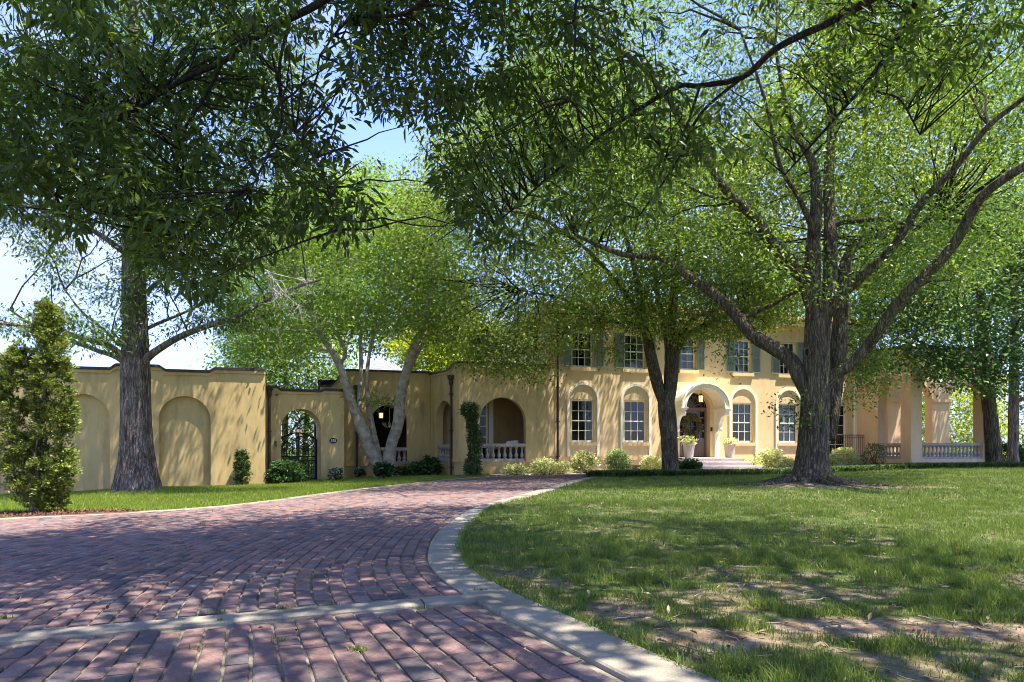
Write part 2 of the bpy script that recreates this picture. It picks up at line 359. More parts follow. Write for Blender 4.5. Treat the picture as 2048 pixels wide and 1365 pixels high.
def plate(mb, fr, pts, n0, n1):
    wallmesh(mb, fr, pts, [], n0-n1, n0)
def capstrip(mb, fr, top, n0, n1, dz0, dz1):
    """coping that follows the top line [(s,z)]"""
    k = len(top); V = []
    for a, z in top: V += [(a, n0, z+dz0), (a, n0, z+dz1), (a, n1, z+dz1), (a, n1, z+dz0)]
    F = [(0, 1, 2, 3), tuple((k-1)*4+i for i in (3, 2, 1, 0))]
    for i in range(k-1):
        for j in range(4): F.append((i*4+j, i*4+(j+1) % 4, i*4+4+(j+1) % 4, i*4+4+j))
    mb.add(fr.T(np.array(V)), F)
def band(mb, fr, inner, outer, n0, n1):
    """frame between two open lines of equal length (arch surround)"""
    k = len(inner); V = []
    for (a, b), (c, d) in zip(inner, outer): V += [(a, n0, b), (c, n0, d), (c, n1, d), (a, n1, b)]
    F = [(0, 1, 2, 3), tuple((k-1)*4+i for i in (3, 2, 1, 0))]
    for i in range(k-1):
        for j in range(4): F.append((i*4+j, i*4+(j+1) % 4, i*4+4+(j+1) % 4, i*4+4+j))
    mb.add(fr.T(np.array(V)), F)
def scurve(s0, z0, s1, z1, n=10):
    t = np.linspace(0, 1, n); return [(s0+(s1-s0)*a, z0+(z1-z0)*(a*a*(3-2*a))) for a in t]
def nb(mb, fr, s0, s1, n0, n1, z0, z1): mb.box(s0, s1, n0, n1, z0, z1, fr.T)
def downspout(fr, s, n, z0, z1, parent, m, head=True):
    mb = MB(); c = fr.pt(s, n); mb.tube([(c[0], c[1], z0), (c[0], c[1], z1)], .055, 8)
    for zz in np.arange(z0+.5, z1, 1.6): nb(mb, fr, s-.075, s+.075, n-.08, n+.07, zz, zz+.06)
    o = mb.build('downspout', m, parent)
    if head:
        h = MB(); h.lathe([(.07, 0), (.10, .08), (.10, .22), (.16, .30), (.17, .42), (.15, .44)], (c[0], c[1], z1-.02), 8); h.build('conductor_head', m, o)
    return o
# baluster, shared mesh
def lathemesh(name, prof, n, m):
    b = MB(); b.lathe(prof, n=n); me = b.mesh(name, smooth=True); me.materials.append(m); return me
BAL = lathemesh('baluster', [(.085, 0), (.085, .07), (.055, .08), (.05, .11), (.075, .16), (.095, .26), (.088, .36), (.055, .50), (.042, .64), (.045, .74), (.065, .78), (.045, .82), (.045, .88), (.085, .90), (.085, 1.)], 10, M['stone'])
def balustrade(fr, s0, s1, n, z0, z1, parent, nbal, w=.24, ends=True):
    mb = MB(); nb(mb, fr, s0, s1, n-w/2, n+w/2, z0, z0+.13)
    nb(mb, fr, s0, s1, n-w/2-.03, n+w/2+.03, z1-.12, z1); nb(mb, fr, s0+.01, s1-.01, n-w/2+.03, n+w/2-.03, z1-.16, z1-.122)
    r = mb.build('balustrade', M['stone'], parent)
    for i in range(nbal):
        s = s0+(s1-s0)*(i+.5)/nbal
        o = bpy.data.objects.new('baluster', BAL); put(o, r); p = fr.pt(s, n, z0+.128)-BASE[parent.name]
        o.location = p; o.rotation_euler = (0, 0, fr.ang); o.scale = (.95, .95, z1-.158-z0-.13+.004)
    return r
PANES = {}
def window(fr, s0, s1, z0, z1, parent, rows=4, cols=3, rec=.12, backing='blind', fw=.075, bottom=True):
    """sash window in an opening: frame > panes, blind"""
    mb = MB(); n1, n0 = -rec, -rec-.08
    nb(mb, fr, s0, s0+fw, n0, n1, z0, z1); nb(mb, fr, s1-fw, s1, n0, n1, z0, z1)
    nb(mb, fr, s0+fw, s1-fw, n0, n1-.002, z1-fw, z1); nb(mb, fr, s0+fw, s1-fw, n0, n1+.015, z0, z0+fw*1.2)
    a, b, c, d = s0+fw, s1-fw, z0+fw*1.2, z1-fw
    cw = (b-a)/cols; ch = (d-c)/rows; mid = rows//2 if rows >= 4 else -1
    for i in range(1, cols): nb(mb, fr, a+cw*i-.013, a+cw*i+.013, n0+.02, n1-.02, c, d)
    for j in range(1, rows):
        h = .028 if j == mid else .013; nb(mb, fr, a, b, n0+.015, n1-(.005 if j == mid else .024), c+ch*j-h, c+ch*j+h)
    w = mb.build('window', M['cream'], parent)
    key = (round(cw, 3), round(ch, 3))
    if key not in PANES:
        pm = MB(); pm.box(-cw/2+.012, cw/2-.012, -.004, .004, -ch/2+.012, ch/2-.012); me = pm.mesh('pane'); me.materials.append(M['glass']); PANES[key] = me
    for i in range(cols):
        for j in range(rows):
            o = bpy.data.objects.new('pane', PANES[key]); put(o, w)
            o.location = fr.pt(a+cw*(i+.5), n0+.035+rnd.uniform(-.003, .003), c+ch*(j+.5))-BASE[parent.name]
            o.rotation_euler = (rnd.uniform(-.012, .012), 0, fr.ang+rnd.uniform(-.012, .012))
    if backing == 'blind':
        bl = MB(); z = c+.02
        while z < d-.02:
            P = np.array([(a, n0-.10, z), (b, n0-.10, z), (b, n0-.06, z+.028), (a, n0-.06, z+.028)]); bl.add(fr.T(P), [(0, 1, 2, 3)]); z += .05
        bl.build('blind', M['blind'], w)
    elif backing == 'curtain':
        for e in (0, 1):
            cu = MB(); ss = np.linspace(a, a+(b-a)*.28, 16) if e == 0 else np.linspace(b-(b-a)*.3, b, 16)
            V = [(x, n0-.12+.03*math.sin(i*1.7), zz) for zz in (c-.1, d+.1) for i, x in enumerate(ss)]
            cu.add(fr.T(np.array(V)), [(i, i+1, 17+i, 16+i) for i in range(15)]); cu.build('curtain', M['curtain'], w)
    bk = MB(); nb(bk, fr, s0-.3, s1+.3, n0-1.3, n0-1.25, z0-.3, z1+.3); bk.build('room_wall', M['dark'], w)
    return w
def shutter(fr, s0, s1, z0, z1, parent):
    mb = MB(); n0, n1 = .03, .075; e = .05
    nb(mb, fr, s0, s0+e, n0, n1, z0, z1); nb(mb, fr, s1-e, s1, n0, n1, z0, z1)
    zm = z0+(z1-z0)*.46
    for q in (z0, zm-e/2, z1-e): nb(mb, fr, s0+e, s1-e, n0, n1-.004, q, q+e)
    for lo, hi in ((z0+e, zm-e/2), (zm+e/2, z1-e)):
        z = lo+.005
        while z < hi-.03:
            P = np.array([(s0+e, n1-.008, z), (s1-e, n1-.008, z), (s1-e, n0+.006, z+.042), (s0+e, n0+.006, z+.042), (s0+e, n1-.014, z-.003), (s1-e, n1-.014, z-.003), (s1-e, n0, z+.037), (s0+e, n0, z+.037)])
            mb.add(fr.T(P), [(0, 1, 2, 3), (7, 6, 5, 4), (0, 4, 5, 1)]); z += .055
    sh = mb.build('shutter', M['shutter'], parent)
    return sh

# ------------------------------------------------------------------ driveway outline
KL = catmull([(5.2, -6), (3.2, -2), (2.2, 0), (1.35, 1.9), (.575, 3.57), (0, 4.8), (-.30, 5.45), (-.62, 6.3), (-.87, 7.3), (-.99, 8.4), (-1.04, 9.4), (-1.02, 10.6), (-.75, 13.7), (0, 16.4), (.85, 19.5), (2.0, 24.0), (3.1, 27.4), (3.75, 28.7), (4.8, 29.5), (6.6, 30.1), (10, 31.0), (16, 33.)], 10)
LB = catmull([gpix(*p) for p in [(0, 1043), (220, 1032), (400, 1021), (550, 1005), (700, 985), (860, 966), (960, 957)]]+[np.array(p) for p in [(.3, 29.4), (2, 30.5), (5, 31.3), (10, 32.0), (16, 34.3)]], 8)
LB = np.vstack([[(-34, 9.5), (-22, 11.3), (-14, 12.75)], LB])
DRIVE = np.vstack([KL, LB[::-1], [(-34, -6)]])
def off(P, t):
    g = np.gradient(P, axis=0); g /= np.linalg.norm(g, axis=1)[:, None]; return P+t*np.column_stack([-g[:, 1], g[:, 0]])
KR = off(KL, -.37); LBO = off(LB, .30)
LAWN_IN = np.vstack([off(KL, -.2), off(LB, .15)[::-1], [(-34, -6)]])
PAVED = np.vstack([KR, LBO[::-1], [(-34, -6)]])
BANDA, BANDB = np.array([-3.37, 4.60]), np.array([-.29, 5.5])
bdir = (BANDB-BANDA)/np.linalg.norm(BANDB-BANDA); bnrm = np.array([-bdir[1], bdir[0]])
# bare patches
def bare(x, y):
    b = np.zeros(np.shape(x))
    near = 1-sstep(6.2, 9.5, y)
    n1 = fnoise(np.asarray(x)*1.3+11, np.asarray(y)*1.3, 3)
    b = np.maximum(b, sstep(.52-.03*near, .70-.05*near, n1)*(.22+.40*near))
    for cx, cy, rx, ry, a in ((2.3, 4.5, .75, .33, 1), (1.2, 4.25, .5, .28, 1), (3.2, 4.4, .6, .3, .9), (.8, 5.1, .28, .4, .8), (2.9, 5.6, .5, .25, .6), (.25, 6.1, .3, .6, .7), (9.3, 20.2, 2.4, 1.1, .95), (11, 20.4, 2.2, .7, .8), (7.6, 20.9, 1.2, .6, .7), (1.6, 6.6, .7, .3, .6)):
        q = ((x-cx)/rx)**2+((y-cy)/ry)**2+.9*(n1-.5)
        b = np.maximum(b, a*(1-sstep(.55, 1.25, q)))
    b = b*sstep(-2, -.5, np.asarray(x)+.0*np.asarray(y)+np.where(np.asarray(y) > 14, 2.0, 2.0))
    return np.clip(b*np.where((np.asarray(x) < -2) & (np.asarray(y) > 9), 0, 1), 0, 1)
# terrain
def axis(a, b, fine0, fine1, st, grow):
    f = list(np.arange(fine0, fine1, st)); x = fine1; h = st; r = []
    while x < b: r.append(x); h *= grow; x += h
    r.append(b); x = fine0; h = st; l = []
    while True:
        h *= grow; x -= h
        if x <= a: break
        l.append(x)
    return np.array([a]+l[::-1]+f+r)
gx = axis(-900, 900, -20, 14, .14, 1.12); gy = axis(-60, 1800, -1, 33, .14, 1.12)
X, Y = np.meshgrid(gx, gy); xf, yf = X.ravel(), Y.ravel()
zz = ground(xf, yf)+.03+.02*(fnoise(xf*1.5, yf*1.5, 9)-.5); ins = inpoly(xf, yf, LAWN_IN); zz = np.where(ins, zz-.11, zz)
q = np.arange(len(gx)*len(gy)).reshape(len(gy), len(gx)); F = np.stack([q[:-1, :-1], q[:-1, 1:], q[1:, 1:], q[1:, :-1]], -1).reshape(-1, 4)
lawn = npmesh('ground', np.column_stack([xf, yf, zz]), F, 4, M['lawn'], base=(0, 0, 0), smooth=True)
at = lawn.data.attributes.new('bare', 'FLOAT', 'POINT'); at.data.foreach_set('value', bare(xf, yf).astype(np.float32)); tag(lawn, kind='structure')

# mortar sheet of the driveway
gm = axis(-34, 17, -9, 6, .3, 1.25); gn = axis(-6, 35, 2, 33, .3, 1.2)
X, Y = np.meshgrid(gm, gn); xf, yf = X.ravel(), Y.ravel(); q = np.arange(xf.size).reshape(X.shape); F = np.stack([q[:-1, :-1], q[:-1, 1:], q[1:, 1:], q[1:, :-1]], -1).reshape(-1, 4)
big = np.vstack([off(KL, -.25), off(LB, .2)[::-1], [(-34, -6)]]); cen = np.column_stack([xf[F].mean(1), yf[F].mean(1)])
F = F[inpoly(cen[:, 0], cen[:, 1], big)]
drive = npmesh('driveway', np.column_stack([xf, yf, ground(xf, yf)+.019]), F, 4, M['mortar'], base=(0, 0, 0), smooth=True); tag(drive, kind='structure')
# bricks
BW, BL = .141, .205
def brickgeo(c, t, l, w, jit, lo=.0):
    """c (m,2) centres, t (m,2) direction -> verts (m,12,3), faces"""
    m = len(c); nrm = np.column_stack([-t[:, 1], t[:, 0]])
    zt = ground(c[:, 0], c[:, 1])+.036+jit.normal(0, .0026, m); out = []
    cx = np.array([-1, 1, 1, -1]); cyy = np.array([-1, -1, 1, 1])
    tilt = jit.normal(0, .006, (m, 2))
    for lev, (ins_, dz) in enumerate(((0, -.03), (0, -.007), (.009, 0.))):
        L = (l/2-ins_)[:, None]*cx+jit.normal(0, .0022, (m, 4)); Wd = (w/2-ins_)[:, None]*cyy+jit.normal(0, .0018, (m, 4))
        P = c[:, None]+L[..., None]*t[:, None]+Wd[..., None]*nrm[:, None]
        z = zt[:, None]+dz+tilt[:, :1]*L+tilt[:, 1:]*Wd
        out.append(np.concatenate([P, z[..., None]], -1))
    return np.concatenate(out, 1)
BF = [(8, 9, 10, 11)]+[(a*4+j, a*4+(j+1) % 4, a*4+4+(j+1) % 4, a*4+4+j) for a in (0, 1) for j in range(4)]
def bandside(p): return (p-BANDA)@bnrm
C, T_ = [], []
FAN = np.array([-7.5, 20.0]); dth = BW/16.3; WS = []
a0 = math.atan2(.6-FAN[0], FAN[1]-3.6)
for i in range(-46, 16):
    an = a0+i*dth; w_dir = np.array([math.sin(an), -math.cos(an)]); r0 = 13.6+rng.uniform(0, BL)
    for j in range(30):
        p = FAN+w_dir*(r0+j*BL)
        if bandside(p) < -.20 and p[1] > 2.4: C.append(p); T_.append(-w_dir); WS.append(np.linalg.norm(p-FAN)/16.3)
st_i = int(np.argmin(np.abs(bandside(KL))+1e3*(KL[:, 1] > 7))); tang = KL[st_i+1]-KL[st_i]; tang /= np.linalg.norm(tang)
back = np.vstack([KL[st_i]-tang*k for k in np.arange(14, 0, -.25)]+[KL[st_i:]])
back, _ = resample(back, .08)
for k in range(0, 120):
    t0 = (k+.5)*BW+.01; Q = off(back, t0); Q, sq = resample(Q, .02); h = rng.uniform(0, BL)
    idx = ((np.arange(h, sq[-1]-.1, BL))/.02).astype(int); idx = idx[(idx > 1) & (idx < len(Q)-2)]
    P = Q[idx]; tt = Q[idx+2]-Q[idx-2]; tt /= np.linalg.norm(tt, axis=1)[:, None]+1e-9
    ok = (bandside(P) > .20) & (P[:, 1] < 33)
    C += list(P[ok]); T_ += list(tt[ok]); WS += [1.]*int(ok.sum())
C = np.array(C); T_ = np.array(T_); WS = np.array(WS)
ok = inpoly(C[:, 0], C[:, 1], DRIVE) & (np.abs(C[:, 0]) < .80*C[:, 1]+1.2); C, T_, WS = C[ok], T_[ok], WS[ok]
KLr, _ = resample(KL, .05)
# keep bricks off the kerb line
dk = np.array([np.min(np.hypot(KLr[:, 0]-c[0], KLr[:, 1]-c[1])) for c in C]); ok = dk > .004; C, T_, WS = C[ok], T_[ok], WS[ok]
vis = (np.abs(C[:, 0]) < .735*C[:, 1]) & (C[:, 1] > 3.45); order = np.argsort(np.where(vis, C[:, 1], 1e3+C[:, 1]))
near = order[:300]; far = order[300:]
VAR = []
for k in range(10):
    g = brickgeo(np.zeros((1, 2)), np.array([[1., 0]]), np.array([BL-.018]), np.array([BW-.019]), rng)[0]; g[:, 2] -= float(ground(0, 0))+.036
    b = MB(); b.add(g, BF); me = b.mesh('brick'); me.materials.append(M['brick']); VAR.append(me)
for i in near:
    o = bpy.data.objects.new('brick', VAR[rnd.randrange(10)]); put(o, drive); c = C[i]
    o.location = (c[0]+rnd.gauss(0, .002), c[1]+rnd.gauss(0, .002), float(ground(c[0], c[1]))+.036+rnd.gauss(0, .0026))
    o.scale = (1, WS[i], 1); o.rotation_euler = (rnd.gauss(0, .008), rnd.gauss(0, .008), math.atan2(T_[i][1], T_[i][0])+rnd.gauss(0, .012)+(math.pi if rnd.random() < .5 else 0))
g = brickgeo(C[far], T_[far], np.full(len(far), BL-.018)+rng.normal(0, .004, len(far)), BW*WS[far]-.019, rng)
Fb = (np.array(BF)[None]+12*np.arange(len(far))[:, None, None]).reshape(-1, 4)
bf = npmesh('brick_paving', g.reshape(-1, 3), Fb, 4, M['brick'], drive, lr=np.repeat(rng.random(len(far)), 9)); tag(bf, kind='stuff')
# kerbs as slabs
def slabs(name, A, B, seg, parent, zt=.054, gap=.016):
    A2, s = resample(A, .1); L = np.r_[0, np.cumsum(np.linalg.norm(np.diff(B, axis=0), axis=1))]
    fa = np.r_[0, np.cumsum(np.linalg.norm(np.diff(A, axis=0), axis=1))]
    par = np.interp(s, fa, np.linspace(0, 1, len(A))); B2 = np.stack([np.interp(par, np.linspace(0, 1, len(B)), B[:, k]) for k in (0, 1)], 1)
    i = 0
    while i < len(A2)-2:
        j = min(len(A2)-1, i+int(seg/.1*rnd.uniform(.85, 1.1))); a, b = A2[i:j+1].copy(), B2[i:j+1].copy()
        a[-1] -= (a[-1]-a[-2])*gap/.1; b[-1] -= (b[-1]-b[-2])*gap/.1
        mb = MB(); m = len(a); dz = rnd.gauss(0, .003); V = []
        for p, q_ in zip(a, b):
            za, zb = float(ground(*p))+zt+dz, float(ground(*q_))+zt+dz; e = (q_-p)/np.linalg.norm(q_-p)*.012
            V += [(p[0], p[1], za-.2), (p[0], p[1], za-.01), (p[0]+e[0], p[1]+e[1], za), (q_[0]-e[0], q_[1]-e[1], zb), (q_[0], q_[1], zb-.01), (q_[0], q_[1], zb-.2)]
        F = [tuple(range(6)), tuple((m-1)*6+x for x in range(5, -1, -1))]+[(r*6+x, r*6+6+x, r*6+6+x+1, r*6+x+1) for r in range(m-1) for x in range(5)]
        mb.add(V, F); mb.build(name, M['conc'], parent); i = j
kerb = thing('kerb', (0, 0, 0), None, None); tag(kerb, kind='structure')
slabs('slab', KL, KR, 2.6, kerb)
kerb2 = thing('kerb', (0, 0, 0), None, None); tag(kerb2, kind='structure')
slabs('slab', LB[1:], LBO[1:], 2.4, kerb2, .045)
bb = thing('paving_band', (0, 0, 0), None, None); tag(bb, kind='structure')
A = BANDA-bdir*6; s_end = np.linalg.norm(BANDB-A)+.10
mid = np.vstack([A+bdir*s for s in np.arange(0, s_end, .1)]); slabs('slab', mid-bnrm*.125, mid+bnrm*.125, 2.9, bb, .050)

# ------------------------------------------------------------------ garden wall on the left
FL = Frame((-9.53, 27.0), TH)
gw = thing('garden_wall', (-13, 26, -.4), 'long ochre stucco wall with blind arched niches and stepped dark coping, left of the gate', 'wall')
def fz(fr, pts): return [(fr.at(a), fr.z(a, b)) for a, b in pts]
zt = FL.z(530, 744)
tl = [(0, zt), (FL.at(432), zt)]+scurve(FL.at(432), zt, FL.at(418), zt-.12)+[(FL.at(338), zt-.12)]+scurve(FL.at(334), zt-.12, FL.at(318), zt+.03)+[(FL.at(236), zt+.03)]+scurve(FL.at(236), zt+.03, FL.at(220), zt-.12)
s_ = FL.at(122); tl += [(s_, zt-.12)]+scurve(s_, zt-.12, s_-.35, zt+.03)+[(s_-2.0, zt+.03)]+scurve(s_-2., zt+.03, s_-2.35, zt-.12)+[(s_-5.2, zt-.12)]+scurve(s_-5.2, zt-.12, s_-5.5, zt)+[(-17, zt)]
outl = tl+[(-17, -1.0), (0, -1.0)]
hw = (FL.at(422)-FL.at(318))/2; nich = [(FL.at(318)+hw, FL.z(370, 793)), (FL.at(221.6)-hw, FL.z(172, 789))]
nich += [(nich[1][0]-(nich[0][0]-nich[1][0]), nich[1][1]), (nich[1][0]-2*(nich[0][0]-nich[1][0]), nich[1][1])]
holes = [arch(c, hw, -.95, z-hw) for c, z in nich]
mb = MB(); wallmesh(mb, FL, outl, holes, .11+.08, .11); w_ = mb.build('wall', M['stucco_w'], gw)
mb = MB(); plate(mb, FL, [(a, b-.01) for a, b in tl]+[(-17, -1.0), (-.001, -1.0)], -.082, -.42); mb.build('niche_panel', M['stucco_w'], gw)
mb = MB(); capstrip(mb, FL, tl, .21, -.5, .0, .10); mb.build('coping', M['cap'], gw)
mb = MB(); capstrip(mb, FL, tl, .165, .111, -.11, -.003); mb.build('cornice', M['stucco_w'], gw)

# ------------------------------------------------------------------ gate wall, gate, number
FG = Frame((-9.683, 28.3), R(27))
gt = thing('gate_wall', FG.pt(1.2, 0, -.3), 'low ochre wall with an arched gateway and dipped dark coping', 'wall')
zl, zd, zr = FG.z(545, 777), FG.z(600, 784), FG.z(665, 783)
tg = [(-1.2, zl), (FG.at(553), zl)]+scurve(FG.at(553), zl, FG.at(562), zd)+[(FG.at(640), zd)]+scurve(FG.at(640), zd, FG.at(649), zr)+[(FG.at(688.5), zr)]
ga, gb = FG.at(562), FG.at(642); gc, gh = (ga+gb)/2, (gb-ga)/2; gtop = FG.z(602, 818.5)
mb = MB(); wallmesh(mb, FG, tg[::-1]+[(-1.2, -1), (FG.at(688.5), -1)], [arch(gc, gh, -.8, gtop-gh)], 1.0); mb.build('wall', M['stucco_w'], gt)
mb = MB(); capstrip(mb, FG, tg, .09, -1.08, 0, .11); mb.build('coping', M['cap'], gt)
mb = MB(); capstrip(mb, FG, tg, .05, .001, -.10, -.003); mb.build('cornice', M['stucco_w'], gt)
downspout(FG, FG.at(538), .09, -.3, FG.z(538, 793), gt, M['pipe'])
mb = MB(); s_ = FG.at(551); z_ = FG.z(551, 887); nb(mb, FG, s_-.035, s_+.035, 0, .07, z_-.02, z_+.09); nb(mb, FG, s_-.025, s_+.03, 0, .10, z_-.13, z_-.05); mb.build('intercom', M['pipe'], gt)
mb = MB(); s_ = FG.at(554); z_ = FG.z(554, 790); nb(mb, FG, s_-.05, s_+.03, 0, .12, z_-.03, z_+.03); mb.build('wall_hook', M['pipe'], gt)
# gate
gz0 = float(ground(*FG.pt(gc, -.8)[:2]))+.06
ig = thing('iron_gate', FG.pt(gc, -.8, gz0), 'black wrought iron scrollwork gate with an arched top, closed in the archway', 'gate')
gn_ = -.8; gw_ = gh-.02; gsh, gct = gz0+1.72, gz0+2.0
def gtopz(s): return gsh+(gct-gsh)*math.cos((s-gc)/gw_*math.pi/2)
mb = MB()
def bar(P, r): mb.tube([FG.pt(*p) for p in P], r, 6)
bar([(gc-gw_, gn_, gz0), (gc-gw_, gn_, gsh)], .032); bar([(gc+gw_, gn_, gz0), (gc+gw_, gn_, gsh)], .032)
bar([(s, gn_, gtopz(s)) for s in np.linspace(gc-gw_, gc+gw_, 15)], .03)
for z_ in (gz0+.05, gz0+.82, gz0+1.0): bar([(gc-gw_, gn_, z_), (gc+gw_, gn_, z_)], .024)
bar([(gc-.03, gn_, gz0), (gc-.03, gn_, gct-.01)], .032); bar([(gc+.03, gn_, gz0), (gc+.03, gn_, gct-.01)], .028)
bar([(gc-gw_, gn_, gsh-.18), (gc+gw_, gn_, gsh-.18)], .012)
fr_ = mb.build('gate_frame', M['iron'], ig)
for i in range(1, 14):
    s = gc-gw_+2*gw_*i/14
    if abs(s-gc) < .05: continue
    mb = MB(); bar([(s, gn_, gz0+.05), (s, gn_, gz0+.82)], .016); bar([(s, gn_, gz0+1.0), (s, gn_, gsh-.18 if i % 2 else gz0+1.25)], .014); mb.build('bar', M['iron'], fr_)
def scroll(cs, cz, r, turns, d, ph):
    t = np.linspace(0, 1, 18); mb.tube([FG.pt(cs+d*r*(1-.8*a)*math.cos(ph+turns*2*math.pi*a), gn_, cz+r*(1-.8*a)*math.sin(ph+turns*2*math.pi*a)) for a in t], .014, 5)
for sd in (-1, 1):
    for k in range(2):
        for j in range(3):
            mb = MB(); cs = gc+sd*(.2+.34*k); cz = gz0+1.2+.2*j
            scroll(cs, cz, .12, 1.5, sd, 0); mb.build('scroll', M['iron'], fr_); mb = MB(); scroll(cs+sd*.02, cz+.09, .09, 1.3, -sd, 1.2); mb.build('scroll', M['iron'], fr_)
    mb = MB(); scroll(gc+sd*.3, gtopz(gc+sd*.3)-.10, .09, 1.4, sd, 2.); mb.build('scroll', M['iron'], fr_); mb = MB(); scroll(gc+sd*.6, gtopz(gc+sd*.6)-.07, .07, 1.4, -sd, 2.); mb.build('scroll', M['iron'], fr_)
mb = MB(); nb(mb, FG, gc-.42, gc+.02, gn_-.03, gn_+.03, gz0+.84, gz0+.98); mb.build('lock_box', M['iron'], ig)
# number plaque
ps, pz = FG.at(666.5), FG.z(666.5, 881.8)
pq = thing('number_plaque', FG.pt(ps, .02, pz), 'oval dark plaque with white house number 335 beside the arched gate', 'sign')
a = np.linspace(0, 2*np.pi, 36, endpoint=False); mb = MB()
plate(mb, FG, [(ps+.165*math.cos(t), pz+.118*math.sin(t)) for t in a], .022, .002); pl = mb.build('plate', M['plaque'], pq)
def text_mesh(body, size, m, fr, s, n, z, parent, name):
    cu = bpy.data.curves.new('txt', 'FONT'); cu.body = body; cu.size = size; cu.align_x = 'CENTER'; cu.align_y = 'CENTER'; cu.extrude = .003; cu.offset = .001
    o = bpy.data.objects.new('txt', cu); link(o); me = bpy.data.meshes.new_from_object(o.evaluated_get(bpy.context.evaluated_depsgraph_get()))
    bpy.data.objects.remove(o); V = np.array([v.co[:] for v in me.vertices]); Fc = [tuple(p.vertices) for p in me.polygons]
    b = MB(); b.add(fr.T(np.column_stack([s+V[:, 0], n+V[:, 2], z+V[:, 1]])), Fc); return b.build(name, m, parent)
text_mesh('335', .15, M['white'], FG, ps, .0265, pz-.003, pq, 'number')

# ------------------------------------------------------------------ loggia
FLg = Frame((-3.83, 32.7), TH)
lg = thing('loggia_wing', FLg.pt(-2, 0, -.3), 'single storey ochre loggia wing with one dark arch behind the forked trunks', 'building wing')
zt = FLg.z(800, 748)+.05
tp = [(0, zt), (FLg.at(694), zt)]+scurve(FLg.at(694), zt, FLg.at(658), zt-.75)+[(FLg.at(640), zt-.75)]
la, lb = FLg.at(741.5), FLg.at(814); lc, lh = (la+lb)/2, (lb-la)/2; zb = FLg.z(780, 929); ztop = FLg.z(778, 810)
mb = MB(); wallmesh(mb, FLg, tp+[(FLg.at(640), zb), (0, zb)], [arch(lc, lh, zb+.01, ztop-lh)], .35, .05); mb.build('wall', M['stucco_w'], lg)
mb = MB(); nb(mb, FLg, FLg.at(640), 0, -.3, .0, -1, zb-.002); mb.build('plinth', M['stucco_w'], lg)
mb = MB(); nb(mb, FLg, FLg.at(690), FLg.at(738), .052, .10, zb-.06, zt-.2); mb.build('pilaster', M['stucco_w'], lg)
mb = MB(); capstrip(mb, FLg, tp, .14, -.36, 0, .09); mb.build('coping', M['cap'], lg)
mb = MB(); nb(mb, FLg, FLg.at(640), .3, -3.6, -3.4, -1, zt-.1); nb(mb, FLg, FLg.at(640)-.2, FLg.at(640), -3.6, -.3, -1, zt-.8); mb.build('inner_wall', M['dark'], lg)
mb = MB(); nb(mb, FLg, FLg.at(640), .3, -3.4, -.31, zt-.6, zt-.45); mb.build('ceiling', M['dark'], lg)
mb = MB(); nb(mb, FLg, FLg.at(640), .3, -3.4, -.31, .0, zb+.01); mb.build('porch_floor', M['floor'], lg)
balustrade(FLg, la-.005, lb+.005, -.09, zb, FLg.z(780, 895.3), lg, 7)
downspout(FLg, FLg.at(713), .17, -.3, FLg.z(713, 790), lg, M['pipe'])
# slate roof behind
p0 = FLg.pt(-3.2, -4.2, 4.4); mb = MB(); P = [FLg.pt(-4.0, -3.7, 4.5), FLg.pt(.6, -3.7, 4.5), FLg.pt(.6, -8.5, 4.5), FLg.pt(-4.0, -8.5, 4.5), FLg.pt(-2.2, -6, 5.9), FLg.pt(-1.2, -6, 5.9)]
mb.add(P, [(0, 1, 5, 4), (1, 2, 5), (2, 3, 4, 5), (3, 0, 4), (3, 2, 1, 0)]); mb.build('slate_roof', M['slate'], lg)
mb = MB(); nb(mb, FLg, -3.9, .5, -8.4, -3.8, -1, 4.49); mb.build('rear_wall', M['stucco_w'], lg)

# ------------------------------------------------------------------ corner pavilion
PA = np.array([-2.295, 30.2]); PB = np.array([-3.83, 32.7])
FS = Frame(PB, math.atan2(PA[1]-PB[1], PA[0]-PB[0])); SL = float(np.linalg.norm(PA-PB)); FP = Frame(PA, TH); PL = 4.12
pv = thing('arched_pavilion', FP.pt(1, 0, -.1), 'ochre corner porch with round arches and white stone balusters, left end of the house', 'building wing')
zbp = FP.z(1000, 924); zta = FP.z(918, 727)
pa, pb = FP.at(959), FP.at(1051.5); pc, ph = (pa+pb)/2, (pb-pa)/2; pt = FP.z(1005, 795.4)
mb = MB(); wallmesh(mb, FP, [(.0, zta), (PL, zta), (PL, zbp), (.0, zbp)], [arch(pc, ph, zbp+.01, pt-ph)], .3, .0); mb.build('wall', M['stucco_w'], pv)
sa, sb = FS.at(874), FS.at(903.5); sc, sh = (sa+sb)/2, (sb-sa)/2; st = FS.z(889, 802)
tps = [(SL-.001, zta), (SL-.25, zta)]+scurve(SL-.25, zta, SL-1.1, zta-.26)+[(0.0, zta-.26)]
mb = MB(); wallmesh(mb, FS, tps+[(0.0, zbp), (SL-.001, zbp)], [arch(sc, sh, zbp+.01, st-sh*1.0, sh*1.0)], .3, .0); mb.build('wall', M['stucco_w'], pv)
mb = MB(); nb(mb, FP, .05, PL, -.28, -.045, -1, zbp-.002); nb(mb, FS, 0, SL-.06, -.28, -.045, -1, zbp-.002); mb.build('plinth', M['stucco_w'], pv)
for f_, a_, b_ in ((FP, -.002, pa-.01), (FP, pb+.01, PL), (FS, sb+.01, SL+.002)):
    mb = MB(); nb(mb, f_, a_, b_, .0015, .04, zbp-.02, zbp+.18); mb.build('plinth_moulding', M['stucco_w'], pv)
mb = MB(); capstrip(mb, FP, [(0.03, zta), (PL, zta)], .09, -.33, 0, .09); capstrip(mb, FS, tps, .085, -.33, 0.001, .089); mb.build('coping', M['cap'], pv)
